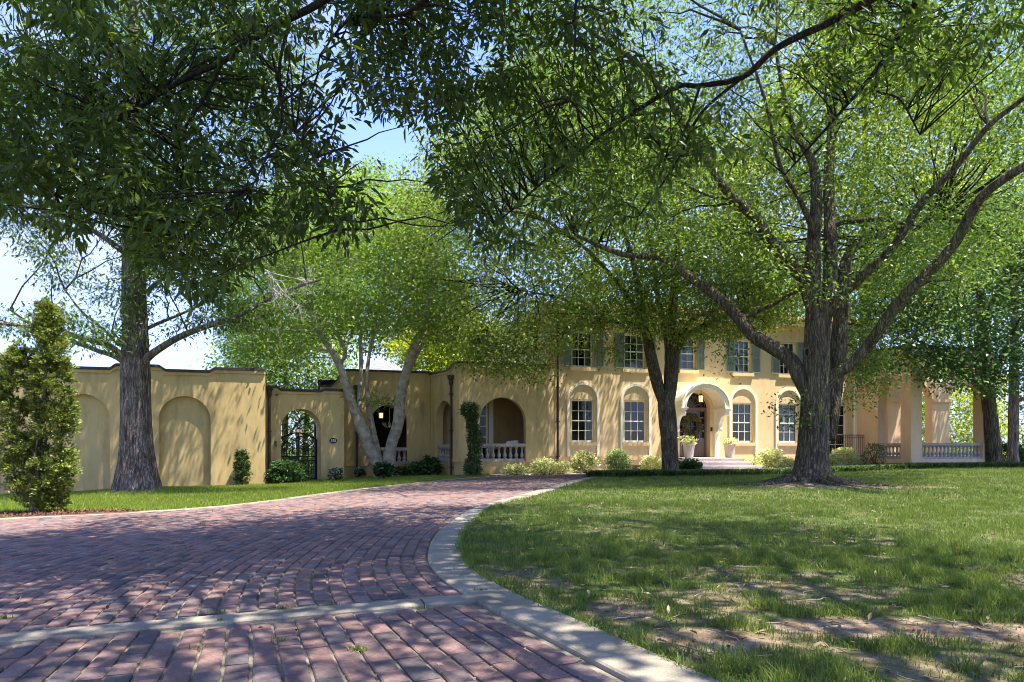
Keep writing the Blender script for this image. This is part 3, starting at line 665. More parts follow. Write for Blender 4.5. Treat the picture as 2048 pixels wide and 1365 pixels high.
mb = MB(); capstrip(mb, FP, [(0.02, zta), (PL, zta)], .05, .001, -.09, -.003); capstrip(mb, FS, tps, .048, .001, -.09, -.003); mb.build('cornice', M['stucco_w'], pv)
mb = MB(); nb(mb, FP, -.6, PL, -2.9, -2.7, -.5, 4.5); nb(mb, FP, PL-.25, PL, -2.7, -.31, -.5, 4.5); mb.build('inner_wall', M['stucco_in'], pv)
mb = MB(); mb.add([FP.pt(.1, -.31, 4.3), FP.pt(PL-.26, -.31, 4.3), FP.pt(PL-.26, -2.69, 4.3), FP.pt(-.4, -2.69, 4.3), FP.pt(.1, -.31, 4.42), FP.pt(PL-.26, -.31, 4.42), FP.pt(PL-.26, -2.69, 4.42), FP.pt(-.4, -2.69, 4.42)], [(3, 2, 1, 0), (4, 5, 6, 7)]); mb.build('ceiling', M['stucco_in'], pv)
mb = MB(); mb.add([FP.pt(.1, -.31, zbp), FP.pt(PL-.26, -.31, zbp), FP.pt(PL-.26, -2.69, zbp), FP.pt(-.4, -2.69, zbp)], [(0, 1, 2, 3)]); mb.build('porch_floor', M['floor'], pv)
balustrade(FP, pa-.005, pb+.005, -.15, zbp, FP.z(1010, 887.5), pv, 8)
balustrade(FS, sa-.005, sb+.005, -.15, zbp, FS.z(889, 889.5), pv, 6)
downspout(FS, FS.at(905.5), .09, -.2, FS.z(905, 770), pv, M['pipe'])
FPI = Frame(FP.pt(0, -2.70)[:2], TH)
s0 = FPI.at(945); s1 = FPI.at(972)
mb = MB(); nb(mb, FPI, s0-.1, s1+.06, .0015, .05, zbp, 3.62); df = mb.build('glazed_door', M['cream'], pv)
for i in range(2):
    for j in range(6):
        mb = MB(); a0 = s0+.02+(s1-s0)*i/2; z0 = zbp+.15+j*.5; nb(mb, FPI, a0, a0+(s1-s0)/2-.05, .052, .058, z0, z0+.45); mb.build('pane', simple('dark glazing', (.012, .013, .016), .1) if i+j == 0 else bpy.data.materials['dark glazing'], df)
mb = MB(); nb(mb, FPI, s1+.12, s1+.34, .0015, .09, zbp, 4.28); mb.build('pilaster', M['cream'], pv)

# ------------------------------------------------------------------ main house
OH = np.array([3.347, 33.0]); FH = Frame(OH, TH)
hs = thing('house', FH.pt(6, 0, 0), 'two storey peach stucco house with green shutters, arched window surrounds and front door', 'house')
SLF, SRT, ZE = -1.78, 15.82, 7.5
GW = [(FH.at(1143), FH.at(1189)), (FH.at(1248.4), FH.at(1293.6)), (FH.at(1465.5), FH.at(1506.5)), (FH.at(1557.5), FH.at(1597))]
UW = [(FH.at(1143.5), FH.at(1186.5)), (FH.at(1249), FH.at(1291)), (FH.at(1362), FH.at(1392)), (FH.at(1468.5), FH.at(1502)), (FH.at(1559), FH.at(1592))]
DC, DH = 6.0, .86; ZG0, ZG1, ZU0, ZU1 = 1.44, 3.46, 4.97, 6.66
FD = (FH.at(1656), FH.at(1694)); ZF = .70
holes = [rect(a, b, ZG0, ZG1) for a, b in GW]+[rect(a, b, ZU0 if i != 2 else 5.02, ZU1) for i, (a, b) in enumerate(UW)]
holes += [arch(DC, DH, ZF, 3.11, .82), rect(FD[0], FD[1], ZF+.02, 3.5), rect(FH.at(1650), FH.at(1685), ZU0, ZU1)]
mb = MB(); wallmesh(mb, FH, [(SLF, .62), (SLF, ZE), (SRT, ZE), (SRT, .62)], holes, .32); fw = mb.build('wall', M['stucco_h'], hs)
mb = MB(); nb(mb, FH, SLF+.03, SRT-.03, -.32, -.04, -1, .618); mb.build('foundation', M['stucco_h'], hs)
mb = MB()
for a, b in ((SLF, DC-DH-.42), (DC+DH+.42, SRT)): nb(mb, FH, a, b, .0015, .05, .60, .76)
mb.build('plinth_band', M['stucco_h'], hs)
mb = MB(); nb(mb, FH, SLF+.001, SLF+.3, .0015, .08, .77, ZE-.02); mb.build('pilaster', M['stucco_h'], hs)
FHL = Frame(FH.pt(SLF, -11)[:2], TH-R(90)); 
mb = MB(); nb(mb, FH, SLF+.001, SLF+.3, -11, -.321, -1, ZE); nb(mb, FH, SRT-.3, SRT-.001, -11, -.321, -1, ZE); nb(mb, FH, SLF, SRT, -11.3, -11, -1, ZE); mb.build('side_wall', M['stucco_h'], hs)
def srect(a, b, z): nb(mb, FH, a-.12, b+.12, -.10, .10, z-.16, z)
for i, (a, b) in enumerate(GW):
    window(FH, a+.001, b-.001, ZG0+.001, ZG1-.001, hs)
    mb = MB(); srect(a, b, ZG0); mb.build('sill', M['stucco_h'], hs)
    c = (a+b)/2; hi, ho = .70, .82; zs = 3.45
    sur = MB(); band(sur, FH, arch(c, hi, .765, zs), arch(c, ho, .765, zs), .0015, .075); sur.build('arch_surround', M['cream'], hs)
for i, (a, b) in enumerate(UW):
    z0 = ZU0 if i != 2 else 5.02
    window(FH, a+.001, b-.001, z0+.001, ZU1-.001, hs, rows=4, cols=3 if i != 2 else 2, backing='curtain')
    mb = MB(); srect(a, b, z0); mb.build('sill', M['stucco_h'], hs)
    sw = .47 if i != 2 else .40
    if i != 2: shutter(FH, a-sw-.03, a-.03, z0+.02, ZU1+.02, hs)
    else: shutter(FH, a-sw-.02, a-.02, z0+.02, ZU1+.02, hs)
    shutter(FH, b+.04, b+.04+sw, z0+.02, ZU1+.02, hs)
window(FH, FH.at(1650)+.001, FH.at(1685)-.001, ZU0+.001, ZU1-.001, hs, backing='curtain')
window(FH, FD[0]+.001, FD[1]-.001, ZF+.021, 3.499, hs, rows=5, cols=2, backing='curtain', fw=.09)
# balcony rail
bal = MB(); a, b = FH.at(1652), FH.at(1712); nb(bal, FH, a, b, .05, .62, ZF-.12, ZF-.02); bk = bal.build('balcony', M['stone'], hs)
bal = MB(); zr = FH.z(1690, 870.5, .6)
for z in (ZF+.06, zr-.12, zr): bal.tube([FH.pt(a, .57, z), FH.pt(b, .57, z), FH.pt(b, .05, z)], .02 if z == zr else .012, 6)
rl = bal.build('railing', M['iron'], hs)
for i in range(17):
    r_ = MB(); s = a+(b-a)*i/16; r_.tube([FH.pt(s, .57, ZF-.02), FH.pt(s, .57, zr)], .011 if i < 16 else .02, 5); r_.build('bar', M['iron'], rl)
# eaves and roof
mb = MB(); nb(mb, FH, SLF-.5, SRT+.5, -11.8, .55, ZE+.001, ZE+.16); mb.build('eaves', M['cream'], hs)
mb = MB(); e = [FH.pt(SLF-.6, .65, ZE+.17), FH.pt(SRT+.6, .65, ZE+.17), FH.pt(SRT+.6, -11.9, ZE+.17), FH.pt(SLF-.6, -11.9, ZE+.17), FH.pt(SLF+5, -5.6, ZE+1.7), FH.pt(SRT-5, -5.6, ZE+1.7)]
mb.add(e, [(0, 1, 5, 4), (1, 2, 5), (2, 3, 4, 5), (3, 0, 4), (3, 2, 1, 0)]); rf = mb.build('roof', M['tile'], hs)
mb = MB(); ns = 70
for i in range(ns):
    s = SLF-.5+(SRT-SLF+1.)*i/(ns-1); L = min(1, max(0.02, min(s-SLF+.6, SRT+.6-s)/5.6))
    mb.tube([FH.pt(s, .66, ZE+.20), FH.pt(s, .65-6.25*L, ZE+.20+1.53*L)], .09, 6)
tag(mb.build('roof_tiles', M['tile'], hs), kind='stuff')
downspout(FH, FH.at(1113.5), .13, 0.25, 7.2, hs, M['pipe'], False)
downspout(FH, FH.at(1721), .12, 0.1, 7.2, hs, M['copper'], False)
mb = MB(); nb(mb, FH, FH.at(1707), FH.at(1712), .0015, .09, .77, ZE-.02); mb.build('pilaster', M['cream'], hs)
mb = MB(); s_ = FH.at(1272); nb(mb, FH, s_-.55, s_+.55, -.039, -.02, .08, .32); mb.build('foundation_vent', M['pipe'], hs)
# door
FDR = Frame(FH.pt(0, -.34)[:2], TH)
dr = MB(); nb(dr, FDR, DC-DH-.1, DC+DH+.1, -.06, -.001, 3.06, 3.18)
for a, b in ((DC-DH-.05, DC-.76), (DC-.47, DC-.42), (DC+.42, DC+.47), (DC+.76, DC+DH+.05)): nb(dr, FDR, a, b, -.06, .02, ZF+.02, 3.06)
door = dr.build('door_surround', M['door'], hs)
dl = MB(); a, b = DC-.418, DC+.418
for q in ((a, a+.12, ZF+.03, 3.05), (b-.12, b, ZF+.03, 3.05)): nb(dl, FDR, q[0], q[1], -.06, 0, q[2], q[3])
for q in ((a+.12, b-.12, 2.90, 3.05), (a+.12, b-.12, 1.42, 1.58), (a+.12, b-.12, ZF+.03, ZF+.25)): nb(dl, FDR, q[0], q[1], -.06, -.002, q[2], q[3])
nb(dl, FDR, a+.12, b-.12, -.05, -.03, ZF+.25, 1.42); nb(dl, FDR, a+.2, b-.2, -.03, -.012, ZF+.34, 1.32)
nb(dl, FDR, DC-.012, DC+.012, -.045, -.02, 1.58, 2.90); nb(dl, FDR, a+.12, b-.12, -.044, -.021, 2.22, 2.245)
lf = dl.build('door', M['door'], hs)
g_ = MB(); nb(g_, FDR, a+.12, b-.12, -.056, -.050, 1.58, 2.90); g_.build('glass', bpy.data.materials['dark glazing'], lf)
k_ = MB(); c_ = FDR.pt(b-.06, .05, 1.72); k_.lathe([(.02, -.03), (.035, -.01), (.035, .02), (.015, .03)], c_, 8); k_.build('handle', M['iron'], lf)
for sd in (-1, 1):
    sl_ = MB(); a, b = sorted((DC+sd*.475, DC+sd*.755))
    nb(sl_, FDR, a, b, -.05, -.01, ZF+.03, 1.62); nb(sl_, FDR, a+.04, b-.04, -.01, .004, ZF+.15, 1.5)
    sd_ = sl_.build('sidelight', M['door'], hs)
    for j in range(5): rl_ = MB(); nb(rl_, FDR, a, b, -.05, -.012, 1.622+j*.345, 1.68+j*.345); rl_.build('rail', M['door'], sd_)
    for j in range(4): g_ = MB(); nb(g_, FDR, a+.03, b-.03, -.045, -.035, 1.68+j*.345, 1.965+j*.345); g_.build('pane', bpy.data.materials['dark glazing'], sd_)
g_ = MB(); plate(g_, FDR, arch(DC, DH+.05, 3.185, 3.19, .80), -.05, -.06); fl = g_.build('fanlight', bpy.data.materials['dark glazing'], hs)
g_ = MB()
for i in range(9):
    t = math.pi*i/8; g_.tube([FDR.pt(DC+.14*math.cos(t), -.045, 3.2+.12*math.sin(t)), FDR.pt(DC+.78*math.cos(t), -.045, 3.2+.70*math.sin(t))], .013, 5)
for r1, r2 in ((.14, .12), (.60, .54), (.80, .73)): g_.tube([FDR.pt(DC+r1*math.cos(t), -.045, 3.2+r2*math.sin(t)) for t in np.linspace(0, math.pi, 21)], .014, 5)
g_.build('muntin', M['door'], fl)
bk = MB(); nb(bk, FDR, DC-1.3, DC+1.3, -.6, -.5, .5, 4.2); bk.build('room_wall', M['dark'], hs)
# hood: barrel canopy on brackets
PR = 1.0; inn = arch(DC, 1.06, 3.13, 3.135, .93, 24)[1:-1]; oo = arch(DC, 1.38, 3.13, 3.135, 1.20, 24)[1:-1]; mi = arch(DC, 1.27, 3.13, 3.135, 1.11, 24)[1:-1]
mb = MB(); band(mb, FH, inn, mi, .0015, PR); band(mb, FH, arch(DC, 1.28, 3.13, 3.135, 1.12, 24)[1:-1], oo, .0015, PR+.06); hd = mb.build('door_hood', M['cream'], hs)
for sd in (-1, 1):
    mb = MB(); a, b = sorted((DC+sd*1.02, DC+sd*1.42)); nb(mb, FH, a, b, .002, PR+.08, 3.06, 3.129); nb(mb, FH, *sorted((DC+sd*1.05, DC+sd*1.36)), .002, PR+.02, 2.98, 3.058)
    nb(mb, FH, *sorted((DC+sd*1.06, DC+sd*1.33)), .002, .12, ZF+.02, 2.978); mb.build('pilaster', M['cream'], hs)
    br = MB(); prof = [(.122, 2.978), (.92, 2.978), (.94, 2.86), (.86, 2.74), (.70, 2.72), (.56, 2.62), (.44, 2.42), (.38, 2.22), (.40, 2.10), (.34, 1.98), (.24, 1.96), (.122, 1.86)]
    V = [FH.pt(DC+sd*x, n, z) for x in (1.09, 1.29) for n, z in prof]; k = len(prof)
    br.add(V, [tuple(range(k)), tuple(range(2*k-1, k-1, -1))]+[(i, (i+1) % k, k+(i+1) % k, k+i) for i in range(k)])
    for cn, cz, r in ((.83, 2.83, .115), (.30, 2.06, .09)):
        t = np.linspace(0, 2*np.pi, 14, endpoint=False); V = [FH.pt(DC+sd*x, cn+r*math.cos(q), cz+r*math.sin(q)) for x in (1.06, 1.32) for q in t]
        br.add(V, [tuple(range(14)), tuple(range(27, 13, -1))]+[(i, (i+1) % 14, 14+(i+1) % 14, 14+i) for i in range(14)])
    br.build('bracket', M['cream'], hs)
mb = MB(); s_ = DC+.93; nb(mb, FH, s_-.05, s_+.05, .0015, .03, 2.0, 2.2); mb.build('doorbell', M['iron'], hs)
# steps
stp = thing('front_steps', FH.pt(DC, 2, 0), 'pink limestone front steps leading up to the arched door', 'steps')
for i, (hw_, n_, z_) in enumerate(((1.65, 1.75, ZF), (1.9, 2.1, ZF*.74), (2.15, 2.45, ZF*.48), (2.4, 2.8, ZF*.22))):
    mb = MB(); n0 = .01 if i == 0 else n_-.62; nb(mb, FH, DC-hw_+.03, DC+hw_-.03, n0, n_-.03, -.3, z_-.055); nb(mb, FH, DC-hw_, DC+hw_, n0, n_, z_-.053, z_); mb.build('step', M['limestone'], stp)
wl = MB(); 
for a, b in ((SLF, DC-2.5), (DC+2.5, SRT)):
    s = a
    while s < b-.1:
        e = min(b, s+1.5); p = FH.pt(s, 1.5); nb(wl, FH, s+.006, e-.006, 1.25, 2.25, -.2, .062); s = e
tag(wl.build('front_path', M['limestone'], base=(0, 0, 0)), kind='structure')
wl = MB(); P = []
for s in np.linspace(SLF-3.5, SRT, 40): P.append((s,)); 
V = []; 
for (s,) in P:
    for n_ in (-.3, .3, .8, 1.3):
        p = FH.pt(s, n_+ (1.0 if s < SLF else 0)); V.append((p[0], p[1], float(ground(p[0], p[1]))+.058))
wl.add(V, [(i*4+j, i*4+j+1, i*4+j+5, i*4+j+4) for i in range(39) for j in range(3)]); tag(wl.build('gravel_bed', M['gravel'], base=(0, 0, 0), smooth=True), kind='structure')

# ------------------------------------------------------------------ open porch on the right
PC = np.array([19.5, 34.2]); FPF = Frame(PC, TH); PB_ = FH.pt(15.83, 0)[:2]; FPS = Frame(PB_, math.atan2(PC[1]-PB_[1], PC[0]-PB_[0])); LS = float(np.linalg.norm(PC-PB_))
po = thing('open_porch', FPF.pt(2, -1, .2), 'pink stucco open porch with square piers and stone balustrade, right end of the house', 'building wing')
ZP0, ZP1 = FPF.z(1830, 919.5), 6.1; FE = FPF.at(1966); FT = FE+.7
oa, ob = FPF.at(1844), FE; c_, h_ = (oa+ob)/2, (ob-oa)/2
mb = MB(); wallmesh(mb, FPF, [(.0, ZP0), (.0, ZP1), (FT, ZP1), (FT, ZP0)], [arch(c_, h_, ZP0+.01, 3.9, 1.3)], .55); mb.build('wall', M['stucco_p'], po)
o1, o2 = FPS.at(1756), FPS.at(1801)
mb = MB(); wallmesh(mb, FPS, [(0.0, ZP0), (0.0, ZP1), (LS-.001, ZP1), (LS-.001, ZP0)], [arch((o1+o2)/2, (o2-o1)/2, ZP0+.01, 3.9, .9)], .55); mb.build('wall', M['stucco_p'], po)
mb = MB(); nb(mb, FPF, .03, FT-.03, -.55, .03, -.5, ZP0-.002); nb(mb, FPS, 0, LS-.01, -.55, .031, -.5, ZP0-.003); mb.build('plinth', M['stucco_p'], po)
balustrade(FPF, oa-.005, ob+.005, -.15, ZP0, FPF.z(1850, 886.5), po, 16, .2)
balustrade(FPS, o1-.4, o2+.005, -.12, ZP0, FPS.z(1790, 887), po, 8, .2)
FB = Frame(FPF.pt(0, -5.2)[:2], TH)
pts = [FB.at(1765), FB.at(1776), FB.at(1801), FB.at(1864), FB.at(1899), FB.at(1975)]
mb = MB(); wallmesh(mb, FB, [(pts[0]-3, ZP0), (pts[0]-3, ZP1), (pts[5]+.6, ZP1), (pts[5]+.6, ZP0)], [arch((a+b)/2, (b-a)/2, ZP0+.01, 4.05, min(.9, (b-a)/2)) for a, b in ((pts[1]-1.3, pts[1]), (pts[2], pts[3]), (pts[4], pts[5]))], .5); mb.build('wall', M['stucco_p'], po)
mb = MB()
for a, b in ((pts[1], pts[2]), (pts[3], pts[4])): nb(mb, FB, a-.08, b+.08, .0015, .12, 3.88, 4.05); nb(mb, FB, a-.05, b+.05, .0015, .07, 3.80, 3.879)
mb.build('pier_cap', M['stucco_p'], po)
mb = MB(); mb.box(0, FT, -5.2, -.56, 5.55, 5.7, FPF.T); mb.build('ceiling', M['stucco_p'], po)
mb = MB(); mb.box(.56, FT, -5.2, -.56, .3, ZP0-.01, FPF.T); mb.build('porch_floor', M['floor'], po)
mb = MB(); capstrip(mb, FPF, [(-.1, ZP1), (FT+.1, ZP1)], .15, -5.7, .001, .14); mb.build('coping', M['cap'], po)

# ------------------------------------------------------------------ trees
def nrmz(a): return a/(np.linalg.norm(a, axis=-1, keepdims=True)+1e-9)
def leafgeo(C, k, sig, L, Wd, droop=.3, up=1., jl=.25, out=.5, seed=0, lance=False, clr=.25, axis=None):
    r = np.random.default_rng(seed); m = len(C)*k
    Cr = np.repeat(C, k, 0); o = r.normal(0, 1, (m, 3))*np.asarray(sig); 
    a = nrmz(out*nrmz(o)+r.normal(0, .6, (m, 3))*np.array([1, 1, .6])+np.array([0, 0, -droop])) if axis is None else nrmz(np.repeat(axis, k, 0)+r.normal(0, .35, (m, 3)))
    n = nrmz(r.normal(0, .55, (m, 3))+np.array([0, 0, up])); s = nrmz(np.cross(n, a)); n = np.cross(a, s)
    l = L*(1+r.normal(0, jl, m)).clip(.45, 1.7)[:, None]; w = Wd*(l/L); b = Cr+o
    lr = np.clip(np.repeat(r.normal(0, clr*.6, len(C)), k)+r.normal(.45, clr, m), 0, 1)
    if lance:
        V = np.stack([b, b+a*l*.35+s*w*.5+n*w*.15, b+a*l*.7+s*w*.38+n*w*.05-n*l*.03, b+a*l-n*l*.10, b+a*l*.7-s*w*.38+n*w*.05-n*l*.03, b+a*l*.35-s*w*.5+n*w*.15], 1)
        F = np.array([[0, 1, 2, 3], [0, 3, 4, 5]])
    else:
        V = np.stack([b, b+a*l*.45+s*w*.5+n*w*.15, b+a*l-n*l*.08, b+a*l*.45-s*w*.5+n*w*.15], 1); F = np.array([[0, 1, 2, 3]])
    K = V.shape[1]; F = (F[None]+K*np.arange(m)[:, None, None]).reshape(-1, 4)
    return V.reshape(-1, 3), F, np.repeat(lr, len(F)//m)
def crown(parts, material, parent, name='crown'):
    V, F, L, n = [], [], [], 0
    for v, f, l in parts: V.append(v); F.append(f+n); L.append(l); n += len(v)
    o = npmesh(name, np.vstack(V), np.vstack(F), 4, material, parent, lr=np.concatenate(L)); return tag(o, kind='stuff')
HOLES = [[(690, 250), (790, 235), (800, 330), (760, 365), (715, 400), (680, 330)], [(925, 70), (1000, 55), (1005, 90), (955, 165), (915, 140)], [(-50, -20), (60, -20), (150, 95), (60, 80), (0, 120), (-50, 100)], [(300, 655), (440, 655), (440, 770), (300, 770)], [(150, 470), (225, 480), (220, 560), (160, 540)], [(-50, 540), (40, 560), (30, 640), (-50, 640)]]
def region(poly, d0, d1, n, seed, th=.36, f=.55, holes=True):
    r = np.random.default_rng(seed); P = np.asarray(poly, float); lo, hi = P.min(0), P.max(0); o = []
    px = r.uniform(lo[0], hi[0], n*3); py = r.uniform(lo[1], hi[1], n*3); d = r.uniform(d0, d1, n*3)
    ok = inpoly(px, py, poly)
    if holes:
        for h in HOLES: ok &= ~(inpoly(px, py, h) & (r.random(n*3) < .93))
    px, py, d = px[ok], py[ok], d[ok]
    W_ = np.stack([(px-CXP)/FPX*d, d, CAMH+(HZ-py)/FPX*d], 1)
    q = fnoise(W_[:, 0]*f+W_[:, 2]*f*.7+seed, W_[:, 1]*f-W_[:, 2]*f*.6, seed)
    W_ = W_[q > th]; return W_[:n]
def boxreg(x0, x1, y0, y1, z0, z1, n, seed, th=.4, f=.5):
    r = np.random.default_rng(seed); W_ = r.uniform((x0, y0, z0), (x1, y1, z1), (n*3, 3))
    q = fnoise(W_[:, 0]*f+W_[:, 2]*f*.7+seed, W_[:, 1]*f-W_[:, 2]*f*.6, seed); return W_[q > th][:n]
def limb(pts, base=None):
    """pts: (px, py, distance, width px) -> centre line and radii"""
    P = np.array([unp(a, b, d) for a, b, d, w in pts]); r = np.array([w*.5*d/FPX for a, b, d, w in pts]); Q = catmull(np.column_stack([P, r]), 6); return Q[:, :3], np.maximum(Q[:, 3], .006)
def twigs(limbs, C, parent, material, nsec, seed, r1=.035, r2=.008, sag=.0, stuff=True, skip=0, maxl=1.6):
    r = np.random.default_rng(seed); S_ = np.vstack([P for P, _ in limbs[skip:]]); mb = MB()
    sec = C[r.choice(len(C), min(nsec, len(C)), replace=False)]; pool = [S_]
    for c in sec:
        dd = np.linalg.norm(S_-c+np.array([0, 0, .35*abs(1)]), axis=1)+.6*np.maximum(0, S_[:, 2]-c[2]); i = int(np.argmin(dd)); a = S_[i]
        L = np.linalg.norm(c-a); m = (a+c)/2+r.normal(0, .06*L, 3)+np.array([0, 0, .10*L-sag*L]); t = np.linspace(0, 1, 7)[:, None]
        P = (1-t)**2*a+2*t*(1-t)*m+t*t*c; P[1:-1] += r.normal(0, .015*L, (5, 3))
        mb.tube(P, np.linspace(min(r1, .012+.012*L), r2, 7), 5, False); pool.append(P[1:])
    tag(mb.build('branches', material, parent), kind='stuff')
    S2 = np.vstack(pool); K = len(C); idx = np.empty(K, int)
    for i in range(0, K, 400): idx[i:i+400] = np.argmin(((C[i:i+400, None]-S2[None])**2).sum(-1), 1)
    A = S2[idx]; B = C; A = B+(A-B)*np.minimum(1, maxl/(np.linalg.norm(A-B, axis=1)[:, None]+1e-6)); t = np.linspace(0, 1, 4)[None, :, None]; L = np.linalg.norm(B-A, axis=1)[:, None, None]
    m = ((A+B)/2)[:, None]+r.normal(0, .10, (K, 1, 3))*L+np.array([0, 0, .08-sag])*L
    P = (1-t)**2*A[:, None]+2*t*(1-t)*m+t*t*B[:, None]; rad = np.linspace(r2*.9, r2*.35, 4)
    th = np.array([0, 2.09, 4.19]); ring = np.stack([np.cos(th), np.sin(th)*.8, np.sin(th)*.6], 1)
    V = P[:, :, None]+rad[None, :, None, None]*ring[None, None]
    F = np.array([[i*3+j, i*3+(j+1) % 3, i*3+3+(j+1) % 3, i*3+3+j] for i in range(3) for j in range(3)])
    F = (F[None]+12*np.arange(K)[:, None, None]).reshape(-1, 4)
    tag(npmesh('twigs', V.reshape(-1, 3), F, 4, material, parent), kind='stuff')
def trunk(P, r, parent, material, n=26, wob=.07, seed=1, step=.12, flare=None):
    Q, s = resample(np.column_stack([P, r]), step); rr = Q[:, 3].copy()
    mb = MB(); P_ = Q[:, :3]; a = np.linspace(0, 2*np.pi, n, endpoint=False)
    V = []
    for i, (p, q) in enumerate(zip(P_, rr)):
        fl = np.zeros(n)
        if flare:
            h = max(0, p[2]-P_[0, 2]); fl = flare[0]*np.exp(-h/flare[1])*(.45+.55*np.abs(np.cos(a*flare[2]/2+seed)+.4*np.cos(a*3+1)))
        w = 1+wob*2*(fnoise(np.cos(a)*2.2+5, np.sin(a)*2.2+s[i]*.55, seed)-.5)+.05*(fnoise(np.cos(a)*9+20, np.sin(a)*9+s[i]*.6, seed+5)-.5)*2+.03*(fnoise(np.cos(a)*5, np.sin(a)*5+s[i]*3, seed+9)-.5)*2
        R_ = (q+fl)*w; V.append(np.column_stack([p[0]+R_*np.cos(a), p[1]+R_*np.sin(a), np.full(n, p[2])]))
    m = len(V); F = [(i*n+j, i*n+(j+1) % n, (i+1)*n+(j+1) % n, (i+1)*n+j) for i in range(m-1) for j in range(n)]+[tuple((m-1)*n+j for j in range(n))]
    mb.add(np.vstack(V), F); return mb.build('trunk', material, parent, smooth=True)
def limbs_build(L, parent, material, n=12):
    for i, (P, r) in enumerate(L):
        mb = MB(); mb.tube(P, r, n, True, .08, i); mb.build('limb', material, parent, smooth=True)
def roots(cx, cy, r0, n, Lr, parent, material, seed=1):
    r = np.random.default_rng(seed)
    for i in range(n):
        a = 2*np.pi*i/n+r.normal(0, .15); L = Lr*r.uniform(.5, 1.1); t = np.linspace(0, 1, 16); b = a+np.cumsum(r.normal(0, .07, 16))
        x = cx+np.cumsum(np.r_[r0*.7, np.full(15, L/15)]*np.cos(b)); y = cy+np.cumsum(np.r_[r0*.7, np.full(15, L/15)]*np.sin(b))
        rad = .11*(1-t)**1.2+.018; z = ground(x, y)+.03+.02*np.sin(t*9+i)-.35*rad+.12*np.exp(-t*7)
        mb = MB(); mb.tube(np.column_stack([x, y, z]), rad, 7); mb.build('root', material, parent, smooth=True)

SUNV = np.array(SUNDIR)
SPOTS = [(np.array([*gpix(a, b), .3]), w) for a, b, w in ((1330, 1085, .8), (1180, 1065, .7), (1480, 1045, .8), (1640, 1030, .7), (1860, 1055, .9), (2000, 1010, .9), (1290, 1040, .5), (1750, 1100, .4), (1560, 1085, .5), (1380, 1010, .6), (1900, 970, .8), (1250, 985, .5))]
SPOTS += [(np.append(unp(a, 915, d)[:2], .5), .95) for a, d in ((1030, 29.5), (1088, 30.2), (1130, 30.6), (1168, 31.2), (1236, 31.3), (1300, 32.2), (1500, 33.6), (1541, 34.3), (1572, 34.2), (1690, 35.4))]+[(FH.pt(DC, 1.4, 1.2), .9), (FH.pt(DC+1.4, 1.0, 1.), .7)]
def sungap(C, seed=1, keep=.12):
    r = np.random.default_rng(seed); ok = np.ones(len(C), bool)
    for p, w in SPOTS:
        v = C-p; t = v@SUNV; d = np.linalg.norm(v-t[:, None]*SUNV, axis=1); ok &= ~((d < w) & (t > 0) & (r.random(len(C)) > keep))
    return C[ok]
